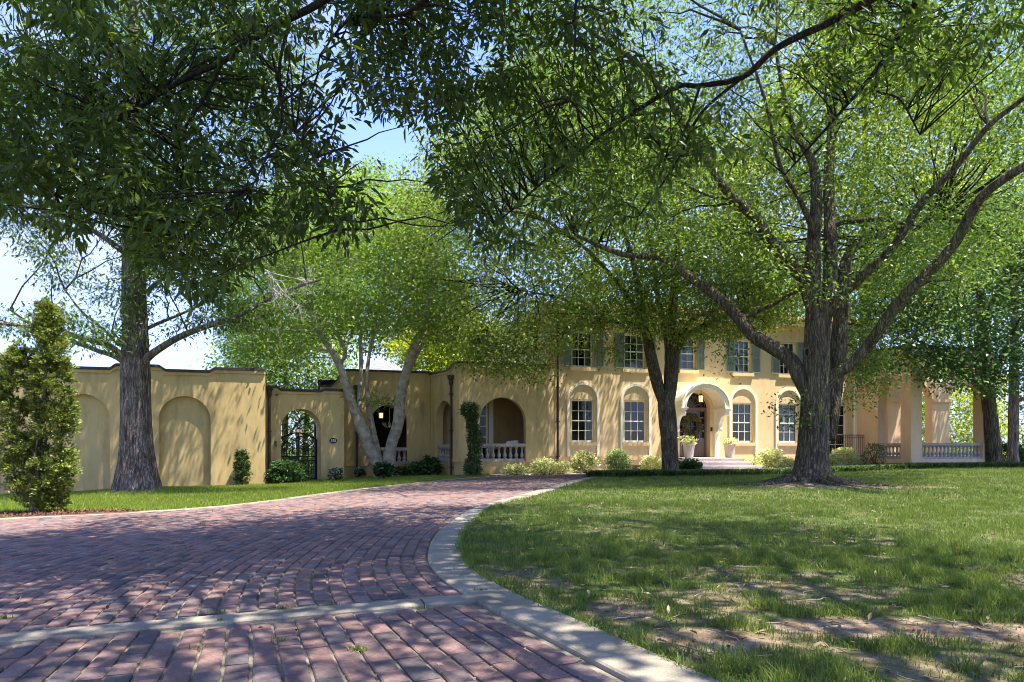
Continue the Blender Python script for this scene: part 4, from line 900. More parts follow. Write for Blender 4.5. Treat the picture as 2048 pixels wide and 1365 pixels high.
# --- big tree on the right lawn
D4 = 21.0
b4 = unp(1622, 962, D4); b4[2] = float(ground(b4[0], b4[1]))
T4 = thing('shade_tree', b4, 'massive multi limbed shade tree with flared roots and branch scar on the right lawn', 'tree')
tp4 = limb([(1622, 975, D4, 66), (1624, 920, D4, 60), (1627, 878, D4, 56), (1630, 820, D4, 54), (1632, 764, D4, 54), (1633, 707, D4, 49), (1635, 650, D4, 48), (1638, 600, D4, 46)])
trunk(*tp4, T4, M['bark_oak'], 72, .06, 3, .08, (.34, .32, 7))
L4 = [(P_, r__*.86) for P_, r__ in [limb([(1634, 640, 21, 36), (1618, 585, 20.9, 36), (1606, 554, 20.8, 34), (1564, 508, 20.5, 30), (1530, 470, 20.2, 28), (1514, 440, 20, 25), (1451, 379, 19.4, 20), (1379, 262, 18.6, 16), (1290, 140, 17.6, 12), (1190, 70, 16.6, 9), (1110, 4, 16, 6)]),
 limb([(1636, 640, 21, 36), (1628, 592, 21, 36), (1625, 516, 20.7, 35), (1629, 459, 20.4, 30), (1633, 400, 20.2, 26), (1625, 328, 20, 20), (1594, 270, 19.7, 14), (1570, 200, 19.4, 10), (1550, 90, 19, 7)]),
 limb([(1648, 640, 21.1, 34), (1658, 596, 21.1, 32), (1661, 516, 21.4, 31), (1661, 440, 21.7, 28), (1657, 359, 22, 24), (1666, 231, 22.3, 19), (1676, 128, 22.5, 15), (1688, 20, 22.8, 12), (1700, -150, 23, 8)]),
 limb([(1650, 640, 20.9, 22), (1671, 606, 20.7, 22), (1707, 569, 20.3, 22), (1784, 497, 19.6, 20), (1840, 410, 19, 18), (1912, 333, 18.2, 15), (1979, 251, 17.5, 13), (2060, 185, 16.8, 10), (2180, 60, 16, 7)]),
 limb([(1645, 780, 20.9, 24), (1670, 750, 20.7, 27), (1720, 713, 20.3, 28), (1799, 605, 19.3, 26), (1902, 497, 18.3, 24), (1963, 395, 17.5, 22), (2060, 325, 16.6, 19), (2250, 200, 15.5, 14)]),
 limb([(1620, 800, 21, 28), (1600, 758, 21.1, 33), (1583, 722, 21.3, 33), (1545, 695, 21.7, 33), (1503, 669, 22.1, 30), (1469, 627, 22.5, 27), (1423, 585, 23, 24), (1370, 547, 23.5, 20), (1324, 516, 24, 17), (1240, 508, 24.6, 12), (1150, 470, 25, 8)]),
 limb([(1662, 880, 21.5, 22), (1670, 783, 21.8, 32), (1676, 707, 22, 36), (1682, 630, 22.2, 33), (1686, 554, 22.4, 28), (1697, 512, 22.6, 22), (1728, 480, 23, 17), (1790, 463, 23.6, 12), (1880, 440, 24, 7)]),
 limb([(1665, 450, 21.6, 12), (1700, 444, 21.3, 11), (1760, 440, 21, 9), (1840, 452, 20.5, 6)]),
 limb([(1517, 441, 20, 12), (1470, 400, 20.6, 10), (1420, 392, 21, 8), (1348, 360, 21.6, 6), (1280, 340, 22, 5)]),
 limb([(1480, 640, 22.4, 10), (1540, 612, 22, 9), (1600, 580, 21.6, 7), (1660, 560, 21.3, 5)]),
 limb([(1629, 470, 20.3, 14), (1600, 400, 19.8, 12), (1560, 330, 19.2, 10), (1530, 200, 18.6, 7), (1480, 60, 18, 5)])]]
limbs_build(L4, T4, M['bark_oak'])
sc_ = MB(); c = unp(1612, 706, D4-.38); 
a = np.linspace(0, 2*np.pi, 17); sc_.tube([(c[0]+.085*math.cos(t), c[1]-.04, c[2]+.13*math.sin(t)) for t in a], .035, 7, False); o_ = sc_.build('branch_scar', M['bark_linden'], T4, smooth=True); h_ = MB(); h_.lathe([(.001, 0), (.07, .004), (.085, .03)], (0, 0, 0), 12, lambda V: np.column_stack([c[0]+V[:, 0], c[1]-.015-V[:, 2]*.5, c[2]+V[:, 1]*1.5])); h_.build('hole_shade_disc', M['dark'], o_)  # flat near-black disc in the scar; the hole's shade is in its colour
roots(b4[0], b4[1], .95, 16, 2.4, T4, M['bark_oak'], 5)
C4 = np.vstack([region([(1060, -60), (2120, -60), (2120, 430), (2000, 540), (1900, 585), (1800, 560), (1740, 610), (1690, 640), (1600, 560), (1480, 560), (1320, 500), (1180, 430), (1030, 330), (960, 120)], 18.5, 29, 3900, 41, .41),
  region([(1000, -1500), (2600, -1500), (3000, -60), (2120, 500), (2120, -60), (900, -60)], 16, 26, 450, 42, .42),
  region([(1690, 650), (1760, 640), (1790, 720), (1770, 800), (1720, 790), (1700, 830), (1680, 800)], 22, 24, 70, 43, .2),
  region([(1565, 800), (1600, 795), (1610, 860), (1570, 850)], 20.5, 21, 9, 45, .0)])
C4 = sungap(C4)
crown([leafgeo(C4, 30, (.38, .38, .17), .125, .055, .35, seed=4)], M['lf_oak'], T4)
twigs(L4, C4, T4, M['twig'], 240, 4, .04, .009)

# --- linden in front of the facade
D3 = 29.0
b3 = unp(1341, 945, D3); b3[2] = float(ground(b3[0], b3[1]))
T3 = thing('linden_tree', b3, 'forked dark trunk tree in front of the facade, left of the front door', 'tree')
tp3 = limb([(1341, 955, D3, 36), (1341, 930, D3, 32), (1338, 880, D3, 33), (1335, 840, D3, 36), (1332, 800, D3, 33), (1331, 778, D3, 28)])
trunk(*tp3, T3, M['bark_linden'], 26, .07, 8, .12, (.12, .25, 5))
L3 = [limb([(1327, 806, 29, 20), (1317, 776, 29, 23), (1305, 726, 28.8, 23), (1293, 669, 28.6, 19), (1284, 623, 28.4, 15), (1270, 540, 28, 11), (1240, 430, 27.6, 8), (1220, 300, 27.4, 5)]),
 limb([(1337, 806, 29, 24), (1341, 764, 29, 27), (1344, 707, 29, 29), (1340, 669, 29, 25), (1345, 620, 29.2, 20), (1352, 540, 29.4, 14), (1360, 430, 29.7, 9), (1370, 300, 30, 6)]),
 limb([(1344, 725, 29, 14), (1358, 695, 28.9, 14), (1372, 674, 28.7, 13), (1408, 652, 28.4, 11), (1453, 632, 28.1, 9), (1507, 611, 27.8, 7), (1583, 581, 27.5, 4)]),
 limb([(1342, 690, 29, 12), (1362, 668, 29.3, 11), (1392, 634, 29.6, 9), (1440, 620, 30, 6)]),
 limb([(1294, 668, 28.6, 9), (1263, 648, 28.2, 8), (1210, 640, 27.8, 7), (1130, 600, 27.2, 5), (1040, 580, 26.6, 3)]),
 limb([(1340, 680, 29, 14), (1325, 640, 28.6, 13), (1316, 590, 28.2, 10), (1306, 520, 27.8, 7), (1290, 420, 27.4, 5)]),
 limb([(1286, 640, 28.4, 9), (1230, 560, 27.4, 8), (1150, 480, 26.6, 6), (1060, 430, 26, 5), (960, 420, 25.6, 3)]),
 limb([(1345, 600, 29.2, 9), (1400, 520, 29.4, 7), (1450, 440, 29.6, 5), (1500, 350, 30, 3)])]
limbs_build(L3, T3, M['bark_linden'], 10)
C3 = np.vstack([region([(1130, 560), (1300, 520), (1480, 540), (1620, 560), (1610, 640), (1520, 655), (1440, 680), (1340, 690), (1240, 650), (1140, 660)], 25.2, 31.5, 850, 35, .27, .6, False), region([(790, 430), (860, 260), (980, 150), (1300, 130), (1500, 280), (1600, 520), (1550, 640), (1450, 672), (1380, 690), (1290, 655), (1230, 645), (1190, 690), (1110, 690), (1095, 735), (1060, 752), (1010, 738), (940, 728), (880, 690), (830, 640), (790, 560)], 25, 33, 2900, 31, .42, .6),
  region([(925, 640), (1090, 640), (1090, 740), (1065, 768), (1040, 752), (1000, 748), (960, 752), (935, 735)], 24.5, 26.5, 170, 32, .25),
  region([(1440, 680), (1465, 690), (1455, 755), (1440, 745)], 27, 28, 6, 33, 0), region([(1190, 680), (1230, 690), (1225, 730), (1205, 725)], 26.4, 27, 14, 34, 0)])
C3 = sungap(C3)
crown([leafgeo(C3, 27, (.42, .42, .15), .115, .072, .45, seed=3)], M['lf_lin'], T3)
twigs(L3, C3, T3, M['twig'], 170, 3, .03, .008)

# --- forked pale tree before the loggia
b2 = unp(768, 955, 30.2); b2[2] = float(ground(b2[0], b2[1]))
T2 = thing('forked_tree', b2, 'pale barked tree with splayed multiple trunks in front of the dark loggia arch', 'tree')
tp2 = limb([(768, 962, 30.2, 36), (768, 948, 30.2, 34), (766, 938, 30.2, 38)])
trunk(*tp2, T2, M['bark_pale'], 20, .06, 6, .08, (.08, .15, 4))
L2 = [limb([(764, 950, 30.2, 28), (752, 922, 30.1, 27), (735, 893, 29.9, 24), (730, 872, 29.8, 25), (717, 842, 29.7, 22), (699, 793, 29.5, 18), (681, 736, 29.3, 15), (664, 703, 29.2, 13), (645, 675, 29, 11), (610, 600, 28.7, 8), (580, 500, 28.4, 5)]),
 limb([(729, 880, 29.8, 12), (722, 850, 29.9, 13), (718, 821, 30, 11), (720, 774, 30.2, 9), (722, 727, 30.4, 8), (718, 640, 30.7, 6), (700, 520, 31, 4)]),
 limb([(760, 930, 30.3, 16), (752, 895, 30.4, 16), (744, 853, 30.5, 13), (735, 797, 30.6, 10), (734, 750, 30.7, 8), (742, 690, 31, 6), (770, 560, 31.3, 4)]),
 limb([(770, 955, 30.2, 28), (777, 930, 30.2, 28), (783, 890, 30, 22), (796, 848, 29.8, 23), (801, 795, 29.6, 21), (814, 741, 29.3, 19), (828, 694, 29, 16), (844, 660, 28.8, 13), (860, 590, 28.5, 9), (880, 480, 28.2, 5)]),
 limb([(812, 745, 29.3, 10), (830, 716, 29.6, 9), (850, 680, 30, 7), (890, 620, 30.5, 4)]),
 limb([(679, 730, 29.3, 9), (690, 700, 29.6, 8), (650, 640, 30, 6), (560, 590, 30.4, 4)])]
limbs_build(L2, T2, M['bark_pale'], 12)
C2 = np.vstack([region([(445, 690), (460, 500), (520, 400), (640, 330), (760, 340), (870, 420), (930, 560), (950, 640), (880, 690), (800, 676), (720, 668), (640, 676), (580, 730), (500, 745)], 27, 34, 1700, 21, .37, .6),
  region([(735, 788), (775, 788), (780, 806), (745, 812)], 29.2, 29.6, 8, 22, 0)])
crown([leafgeo(C2, 34, (.42, .42, .13), .14, .062, .25, seed=2)], M['lf_pale'], T2)
twigs(L2, C2, T2, M['bark_pale'], 120, 2, .03, .008)

# --- tall furrowed trunk on the left lawn
D1 = 22.4
b1 = unp(274, 975, D1); b1[2] = float(ground(b1[0], b1[1]))
T1 = thing('tall_conifer', b1, 'tall straight reddish trunk with feathery foliage and flared base in front of the niched wall', 'tree')
tp1 = limb([(274, 985, D1, 76), (274, 960, D1, 74), (273, 920, D1, 66), (272, 880, D1, 60), (271, 826, D1, 55), (271, 740, D1, 54), (271, 668, D1, 47), (269, 580, D1, 44), (267, 400, D1, 36), (266, 200, D1, 28), (265, -200, D1, 18), (265, -500, D1, 8)])
trunk(*tp1, T1, M['bark_red'], 60, .09, 11, .10, (.17, .45, 7))
L1 = [limb([(270, 735, 22.2, 18), (239, 707, 22, 13), (211, 689, 21.7, 12), (158, 675, 21.2, 10), (116, 661, 20.8, 9), (60, 653, 20.3, 8), (-40, 640, 19.6, 6), (-160, 600, 19, 4)]),
 limb([(268, 745, 22.4, 16), (236, 717, 22.8, 10), (190, 700, 23.2, 9), (141, 682, 23.6, 8), (90, 668, 24, 6), (20, 620, 24.4, 4)]),
 limb([(274, 740, 22.3, 18), (302, 710, 22.1, 15), (352, 678, 21.9, 13), (404, 656, 21.7, 12), (475, 633, 21.4, 9), (560, 587, 21, 7), (640, 560, 20.7, 4)]),
 limb([(440, 644, 21.5, 8), (500, 640, 21.9, 8), (560, 622, 22.3, 7), (640, 600, 22.8, 5), (700, 590, 23.2, 3)]),
 limb([(268, 712, 22.3, 8), (240, 690, 22.6, 6), (204, 657, 23, 5), (162, 622, 23.4, 4), (130, 580, 23.7, 3)]),
 limb([(270, 700, 22.2, 8), (238, 680, 22, 7), (224, 662, 21.9, 6)]),
 limb([(272, 670, 22.5, 8), (310, 650, 22.9, 7), (370, 625, 23.5, 5), (440, 590, 24, 3)]),
 limb([(268, 520, 22.2, 12), (200, 470, 21.6, 10), (120, 430, 21, 7), (0, 400, 20.3, 4)]),
 limb([(268, 480, 22.6, 12), (340, 420, 23, 10), (430, 380, 23.6, 7), (520, 330, 24.2, 4)]),
 limb([(267, 380, 22.2, 10), (180, 320, 21.6, 8), (60, 260, 21, 5)]),
 limb([(267, 330, 22.2, 10), (360, 260, 21.8, 8), (480, 180, 21.2, 5)]),
 limb([(266, 240, 22.4, 9), (180, 160, 23, 7), (60, 90, 23.6, 4)]),
 limb([(266, 200, 22.4, 9), (360, 120, 22.8, 6), (460, 40, 23.4, 4)])]
limbs_build(L1, T1, M['bark_red'], 10)
roots(b1[0], b1[1], .7, 9, .9, T1, M['bark_red'], 9)
C1 = np.vstack([region([(-80, 420), (-80, -40), (560, -40), (640, 200), (600, 420), (480, 560), (430, 600), (360, 600), (310, 560), (220, 600), (130, 600), (60, 520)], 20.3, 28.0, 1350, 11, .38, .6),
  region([(-80, 640), (0, 610), (120, 610), (240, 655), (235, 700), (120, 675), (0, 665)], 19.5, 24, 55, 12, .2),
  region([(300, 690), (380, 630), (520, 590), (700, 540), (720, 580), (560, 640), (440, 660)], 20.8, 23.4, 150, 13, .25),
  region([(235, 300), (310, 300), (300, 640), (290, 700), (245, 700), (240, 600)], 21, 22.2, 60, 14, .3),
  region([(-200, -1200), (700, -1200), (700, -40), (-200, -40)], 22, 28, 300, 15, .36)])
crown([leafgeo(C1, 44, (.34, .34, .17), .15, .045, .55, seed=1)], M['lf_red'], T1)
twigs(L1, C1, T1, M['twig'], 130, 1, .03, .008)

# --- dead pale branch hanging in the left crown
db = MB(); r_ = np.random.default_rng(77)
def deadtwig(a, dirv, L, rad, lev):
    t = np.linspace(0, 1, 6)[:, None]; bend = r_.normal(0, .38*L, 3); P = a+dirv*L*t+bend*t*t; db.tube(P, np.linspace(rad, rad*.45, 6), 4, False)
    if lev:
        for k in range(3 if lev > 1 else 3):
            q = r_.uniform(.3, 1); deadtwig(a+dirv*L*q+bend*q*q, nrmz(dirv+r_.normal(0, .65, 3)), L*r_.uniform(.5, .75), rad*.6, lev-1)
for a, b, L in (((505, 430), (0.35, 0, -.5), .9), ((470, 450), (.5, -.2, -.55), 1.1), ((530, 540), (.6, 0, -.3), 1.2), ((540, 545), (.3, .2, -.8), .9), ((510, 520), (.9, -.1, -.35), 1.4)):
    deadtwig(unp(*a, 20.6), nrmz(np.array(b)), L*.8, .011, 4)
d0 = db.build('dead_branch', M['twig_pale'], T1); tag(d0, 'bleached leafless tangle of dead twigs')

# --- overhanging oak above the drive (trunk stands beside the camera, out of frame)
b0 = np.array([4.6, -3.0, float(ground(4.6, -3.0))])
T0 = thing('overhanging_oak', b0, 'dark near branches and drooping narrow leaves hanging across the top of the view', 'tree')
tp0 = (catmull([(4.6, -3, -.1), (4.55, -2.9, 2.5), (4.4, -2.6, 5), (4.2, -2.2, 7.5), (4.1, -2., 11)], 8), np.linspace(.55, .25, 33)); trunk(*tp0, T0, M['bark_oak'], 24, .06, 21, .15, (.3, .3, 5))
st0 = np.array([4.3, -2.4, 6.4])
def reach(pts, mid, r0):
    P, r = limb(pts); A = catmull([st0, mid, P[0]], 8)[:-1]; return np.vstack([A, P]), np.r_[np.linspace(r0, r[0], len(A)), r]
L0 = [reach([(700, -40, 6.6, 15), (641, 5, 6.8, 15), (564, 46, 7.0, 14), (492, 87, 7.2, 12), (446, 123, 7.3, 11), (359, 164, 7.6, 9), (256, 231, 7.9, 7), (169, 287, 8.2, 5), (110, 390, 8.5, 3)], (1.5, 2.5, 6.6), .07),
 limb([(446, 123, 7.3, 7), (410, 195, 7.4, 6), (369, 262, 7.5, 5), (365, 350, 7.6, 4), (350, 470, 7.7, 3)]),
 limb([(579, 47, 7., 7), (559, 133, 6.9, 6), (564, 236, 6.8, 6), (540, 300, 6.8, 5), (502, 379, 6.8, 3)]),
 limb([(564, 236, 6.8, 4), (640, 335, 6.6, 4), (675, 460, 6.5, 3)]),
 reach([(1800, -40, 7.6, 17), (1738, 2, 7.7, 16), (1656, 46, 7.8, 15), (1553, 97, 8., 13), (1486, 154, 8.1, 12), (1400, 172, 8.3, 10), (1356, 174, 8.4, 9), (1274, 221, 8.6, 8), (1192, 279, 8.8, 7), (1090, 361, 9.1, 5), (990, 450, 9.4, 3)], (4.6, 3., 7.0), .08),
 limb([(1486, 154, 8.1, 7), (1400, 230, 8.4, 6), (1350, 330, 8.6, 5), (1280, 430, 8.8, 3)]),
 limb([(1400, 172, 8.3, 6), (1370, 260, 8.2, 5), (1330, 320, 8.1, 3)]),
 reach([(1850, -30, 9.4, 15), (1832, 2, 9.5, 13), (1794, 77, 9.6, 11), (1758, 133, 9.7, 9), (1707, 195, 9.9, 7), (1635, 277, 10.1, 5), (1570, 350, 10.3, 3)], (5.2, 4.5, 7.4), .07),
 limb([(1758, 133, 9.7, 6), (1752, 180, 9.6, 5), (1800, 200, 9.4, 4), (1840, 270, 9.2, 3)]),
 reach([(1000, -60, 6.8, 12), (870, -10, 7, 9), (800, 30, 7.2, 7), (700, 40, 7.4, 5), (640, 110, 7.6, 3)], (3, 2.4, 6.7), .05),
 reach([(1450, -200, 6, 12), (1250, -80, 6.2, 10), (1160, -20, 6.4, 7), (1150, 100, 6.5, 4), (1140, 200, 6.6, 3)], (4, 2.4, 6.8), .05),
 (catmull([st0, (2, 0, 8), (-2, 3, 9.5), (-3, 5, 10), (-4, 7, 10.4)], 8), np.linspace(.10, .03, 33)), (catmull([st0, (5, 1, 9), (5, 5, 11), (4, 10, 12)], 8), np.linspace(.10, .03, 25)), (catmull([st0, (2, 2, 9), (0, 6, 11), (-1, 11, 12)], 8), np.linspace(.09, .03, 25))]
limbs_build(L0, T0, M['twig'], 9)
C0 = np.vstack([region([(-60, -60), (760, -60), (740, 120), (700, 260), (690, 330), (640, 420), (560, 470), (470, 560), (420, 600), (330, 560), (230, 420), (150, 470), (-60, 400)], 6.2, 9.6, 1150, 1, .46, 1.0),
  region([(700, -60), (2120, -60), (2120, 60), (1900, 160), (1700, 260), (1500, 300), (1300, 420), (1120, 480), (980, 520), (900, 420), (860, 280), (760, 210)], 7.2, 11.5, 950, 2, .45, 1.0),
  region([(690, -60), (1010, -60), (1010, 60), (930, 230), (800, 230), (720, 240)], 7.2, 11, 170, 9, .3, 1.0), region([(560, 340), (740, 300), (760, 420), (700, 520), (660, 500), (600, 470)], 6.2, 7.2, 30, 3, .3, 1.1)])
C0b = np.vstack([boxreg(-4.5, 9, -4, 9.5, 8.2, 12.5, 2300, 7, .38, .6), boxreg(-3, 9, 6, 13, 11, 14, 700, 8, .38, .6)])
C0b = sungap(C0b); C0b = C0b[(C0b[:, 0] < 4.2) | (np.random.default_rng(5).random(len(C0b)) < .45)]
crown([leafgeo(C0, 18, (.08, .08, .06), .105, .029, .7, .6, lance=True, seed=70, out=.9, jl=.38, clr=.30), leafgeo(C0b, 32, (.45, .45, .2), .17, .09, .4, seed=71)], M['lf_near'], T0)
twigs(L0, C0, T0, M['twig'], 420, 70, .012, .0032, .10, maxl=.35)

# --- trees at the right edge
def simple_tree(name, label, px, py, d, wpx, top, lean, poly, d0, d1, n, k, lm, bm, sg, L, Wd, seed, group=None, th=.34, ns=40, base_z=None):
    b = unp(px, py, d); b[2] = float(ground(b[0], b[1])); t = thing(name, b, label, 'tree', group)
    P, r = limb([(px, py+10, d, wpx*1.2), (px, py-20, d, wpx), (px+lean*.4, py+(top-py)*.4, d, wpx*.85), (px+lean, top, d, wpx*.5)]); P[0, 2] = b[2]-.2
    trunk(P, r, t, bm, 18, .07, seed, .2, (wpx*.5*d/FPX*.5, .3, 5))
    C = region(poly, d0, d1, n, seed, th, .5, holes=False); c = C.mean(0); r_ = np.random.default_rng(seed); Ls = []
    for i in range(5):
        e = C[r_.integers(len(C))]; s = P[int(len(P)*r_.uniform(.55, .98))]; Ls.append((catmull([s, (s*.6+e*.4)+np.array([0, 0, .3]), e], 6), np.linspace(wpx*.22*d/FPX, .02, 13)))
    limbs_build(Ls, t, bm, 8); crown([leafgeo(C, k, sg, L, Wd, .35, seed=seed)], lm, t); twigs([(P, r)]+Ls, C, t, M['twig'], ns, seed, .03, .01, skip=0); return t
simple_tree('shade_tree', 'dark leaning trunk with low drooping crown over the right end of the open porch', 1988, 937, 35.5, 30, 560, -30, [(1690, 720), (1700, 560), (1760, 470), (1860, 420), (2000, 380), (2200, 380), (2300, 560), (2200, 770), (2060, 770), (1980, 790), (1925, 770), (1890, 785), (1840, 755), (1790, 735), (1740, 765)], 31.0, 34.5, 1350, 30, M['lf_blue'], M['bark_oak'], (.42, .42, .18), .16, .10, 51)
simple_tree('shade_tree', 'straight grey trunk at the right edge behind the leaning tree', 2026, 937, 42, 20, 400, 6, [(1900, 640), (1950, 380), (2300, 300), (2500, 560), (2400, 820), (2060, 790), (2040, 740), (1980, 720)], 39, 45, 500, 34, M['lf_blue'], M['bark_red'], (.5, .5, .22), .20, .13, 52)
# limb of the leaning tree towards the porch is in its own crown; background trees follow
def bgtree(name, label, poly, d0, d1, n, k, lm, sg, L, Wd, seed, group=None, wpx=14, th=.33):
    P = np.asarray(poly, float); px = P[:, 0].mean(); d = (d0+d1)/2; b = unp(px, 0, d); gz = float(ground(b[0], b[1])); py = HZ+(CAMH-gz)*FPX/d
    return simple_tree(name, label, px, py, d, wpx, P[:, 1].min()*.6+P[:, 1].mean()*.4, 4, poly, d0, d1, n, k, lm, M['bark_oak'], sg, L, Wd, seed, group, th, 20)
G_ = 'trees behind the house and garden walls'
bgtree('background_tree', 'mid green tree rising behind the gate wall coping', [(440, 800), (445, 700), (520, 650), (620, 640), (690, 690), (700, 800)], 40, 46, 420, 30, M['lf_bg'], (.6, .6, .3), .20, .12, 61, G_)
bgtree('background_tree', 'garden tree seen through the arched gateway', [(535, 985), (530, 800), (600, 780), (690, 800), (690, 985)], 40, 44, 300, 30, M['lf_bg'], (.5, .5, .3), .18, .10, 62, G_)
bgtree('background_tree', 'sunlit yellow green tree behind the arched pavilion roof', [(830, 765), (790, 690), (840, 640), (930, 620), (985, 660), (990, 740)], 44, 50, 420, 30, M['lf_yel'], (.6, .6, .3), .22, .13, 63, G_)
bgtree('background_tree', 'broad green tree towering behind the loggia and pale forked tree', [(480, 700), (430, 520), (560, 380), (760, 330), (900, 420), (930, 700)], 48, 58, 1100, 30, M['lf_bg'], (.75, .75, .4), .28, .17, 64, G_, 20)
bgtree('background_tree', 'tall background tree above the house roof in the middle', [(900, 640), (860, 300), (1020, 120), (1300, 120), (1480, 320), (1560, 640)], 50, 60, 1500, 28, M['lf_bg'], (.8, .8, .45), .30, .18, 65, G_, 20)
bgtree('background_tree', 'tall yellowish background tree behind the right end of the roof', [(1480, 660), (1440, 320), (1640, 60), (1900, 60), (2000, 330), (1900, 680)], 50, 60, 1500, 28, M['lf_yel'], (.8, .8, .45), .30, .18, 66, G_, 20)
bgtree('background_tree', 'big background tree filling the upper right corner', [(1880, 660), (1900, 250), (2100, 60), (2400, 200), (2500, 700)], 52, 62, 1100, 28, M['lf_bg'], (.8, .8, .45), .30, .18, 67, G_, 20)
bgtree('background_tree', 'bright green tree glowing behind the open porch', [(1725, 925), (1720, 760), (1840, 720), (1990, 740), (2010, 925)], 47, 53, 650, 30, M['lf_yel'], (.6, .6, .35), .20, .12, 68, G_, 12)
bgtree('background_tree', 'low green tree past the right porch edge', [(2000, 930), (2000, 810), (2120, 780), (2300, 800), (2300, 930)], 58, 66, 380, 30, M['lf_bg'], (.7, .7, .4), .24, .14, 69, G_, 10)

# ------------------------------------------------------------------ grass
def blades(X_, Y_, h, w, m, name, parent=None, bend=.5, seed=0, two=True, lean=.25, kind='stuff', label=None, zoff=.028):
    r = np.random.default_rng(seed); n = len(X_); z = ground(X_, Y_)+zoff; B = np.column_stack([X_, Y_, z]); a = r.uniform(0, 2*np.pi, n)
    d = np.column_stack([np.cos(a), np.sin(a), np.zeros(n)]); b = r.uniform(0, 2*np.pi, n); q = np.column_stack([np.cos(b), np.sin(b), np.zeros(n)])
    h = (h*r.uniform(.6, 1.35, n))[:, None]; w = (w*r.uniform(.7, 1.3, n))[:, None]; ln = np.abs(r.normal(0, lean, n))[:, None]; up = np.array([0, 0, 1.])
    T = B+up*h*(1-.25*ln)+q*h*ln*1.3; lr = np.clip(r.normal(.45, .22, n), 0, 1)
    if two:
        Mid = B+up*h*.55+q*h*ln*.4
        V = np.stack([B-d*w*.5, B+d*w*.5, Mid+d*w*.42, Mid-d*w*.42, T+d*w*.08, T-d*w*.08], 1); F = np.array([[0, 1, 2, 3], [3, 2, 4, 5]])
    else: V = np.stack([B-d*w*.5, B+d*w*.5, T+d*w*.1, T-d*w*.1], 1); F = np.array([[0, 1, 2, 3]])
    K = V.shape[1]; F = (F[None]+K*np.arange(n)[:, None, None]).reshape(-1, 4)
    o = npmesh(name, V.reshape(-1, 3), F, 4, m, parent, base=(0, 0, 0), lr=np.repeat(lr, len(F)//n)); return tag(o, label, None, None, kind)
def scatter(x0, x1, y0, y1, dens, seed):
    r = np.random.default_rng(seed); n = int((x1-x0)*(y1-y0)*dens); return r.uniform(x0, x1, n), r.uniform(y0, y1, n), r
BLD = [FL.pt(0, .3)[:2], FL.pt(-20, .3)[:2], FL.pt(-20, -30)[:2], np.array([40., 80.]), FPF.pt(FT, .3)[:2], FPF.pt(-.1, .1)[:2], FPS.pt(0, .1)[:2], FH.pt(SRT, .2)[:2], FH.pt(SLF, .2)[:2], FP.pt(0, .1)[:2], FS.pt(0, .1)[:2], FLg.pt(-4, .1)[:2], FG.pt(2.9, .1)[:2], FG.pt(-.8, .1)[:2]]
def lawnpts(x0, x1, y0, y1, dens, seed, fov=.75):
    x, y, r = scatter(x0, x1, y0, y1, dens, seed); ok = (np.abs(x) < fov*y+.3) & ~inpoly(x, y, PAVED) & ~inpoly(x, y, BLD)
    x, y = x[ok], y[ok]; b = bare(x, y); cl = fnoise(x*2.6, y*2.6, 31); keep = r.random(len(x)) < (1-.97*b)*(.30+1.0*sstep(.32, .62, cl)); x, y, cl, b = x[keep], y[keep], cl[keep], b[keep]
    return x, y, cl, b
gl_ = 'shaded lawn grass thinning to bare soil on the right of the drive'
x, y, cl, b = lawnpts(-1, 7, 3.2, 8, 5200, 1); x2, y2, c2, _ = lawnpts(-1, 7, 3.2, 7, 0.01, 2)
blades(x, y, (.03+.065*sstep(.42, .75, cl))*(1-.45*b), .0052, M['grass'], 'grass', seed=1, lean=.42)
r = np.random.default_rng(44); tx, ty, _, _ = lawnpts(0, 6.5, 3.4, 9.5, 7, 45); tx = np.repeat(tx, 38); ty = np.repeat(ty, 38); tx = tx+r.normal(0, .045, len(tx)); ty = ty+r.normal(0, .045, len(ty)); k = ~inpoly(tx, ty, PAVED)
blades(tx[k], ty[k], .11, .0055, M['grass'], 'grass', seed=46, lean=.55)
x, y, cl, b = lawnpts(-1.2, 13, 8, 15.5, 1500, 3); blades(x, y, (.035+.04*sstep(.42, .75, cl))*(1-.4*b), .009, M['grass'], 'grass', seed=3, two=False, lean=.4)
x, y, cl, b = lawnpts(-.5, 30, 15.5, 36, 400, 5); k = (y < 27+.25*x) ; blades(x[k], y[k], .045+.04*sstep(.42, .75, cl[k]), .018, M['grass'], 'grass', seed=5, two=False, lean=.4)
x, y, cl, b = lawnpts(-21, 1, 11.5, 31, 900, 7); k = (x < y*.02-1.5) & ~inpoly(x, y, np.vstack([KL, [(30, 33), (30, -6)]])); x, y, cl = x[k], y[k], cl[k]
mb_c = gpix(68, 1034); mul = ((x-mb_c[0])/2.3)**2+((y-mb_c[1]-.05)/.55)**2 < 1
blades(x[~mul], y[~mul], .055+.02*cl[~mul], .015, M['grass_l'], 'grass', seed=7, two=False, lean=.3)
# mulch bed below the cypress
a = np.linspace(0, 2*np.pi, 40, endpoint=False); P = np.array([(mb_c[0], mb_c[1])]+[(mb_c[0]+2.25*math.cos(t), mb_c[1]+.05+.55*math.sin(t)) for t in a]); k_ = ~inpoly(P[:, 0], P[:, 1], PAVED)
mu = MB(); mu.add(np.column_stack([P, ground(P[:, 0], P[:, 1])+.045+.03*np.r_[1, np.zeros(40)]]), [(0, 1+i, 1+(i+1) % 40) for i in range(40)]); tag(mu.build('mulch_bed', M['mulch'], base=(0, 0, 0), smooth=True), kind='structure')
r_ = np.random.default_rng(5); n = 5000; t = r_.uniform(0, 2*np.pi, n); q = np.sqrt(r_.random(n)); x, y = mb_c[0]+2.25*q*np.cos(t), mb_c[1]+.05+.55*q*np.sin(t); k = ~inpoly(x, y, PAVED); C = np.column_stack([x, y, ground(x, y)+.055])[k]
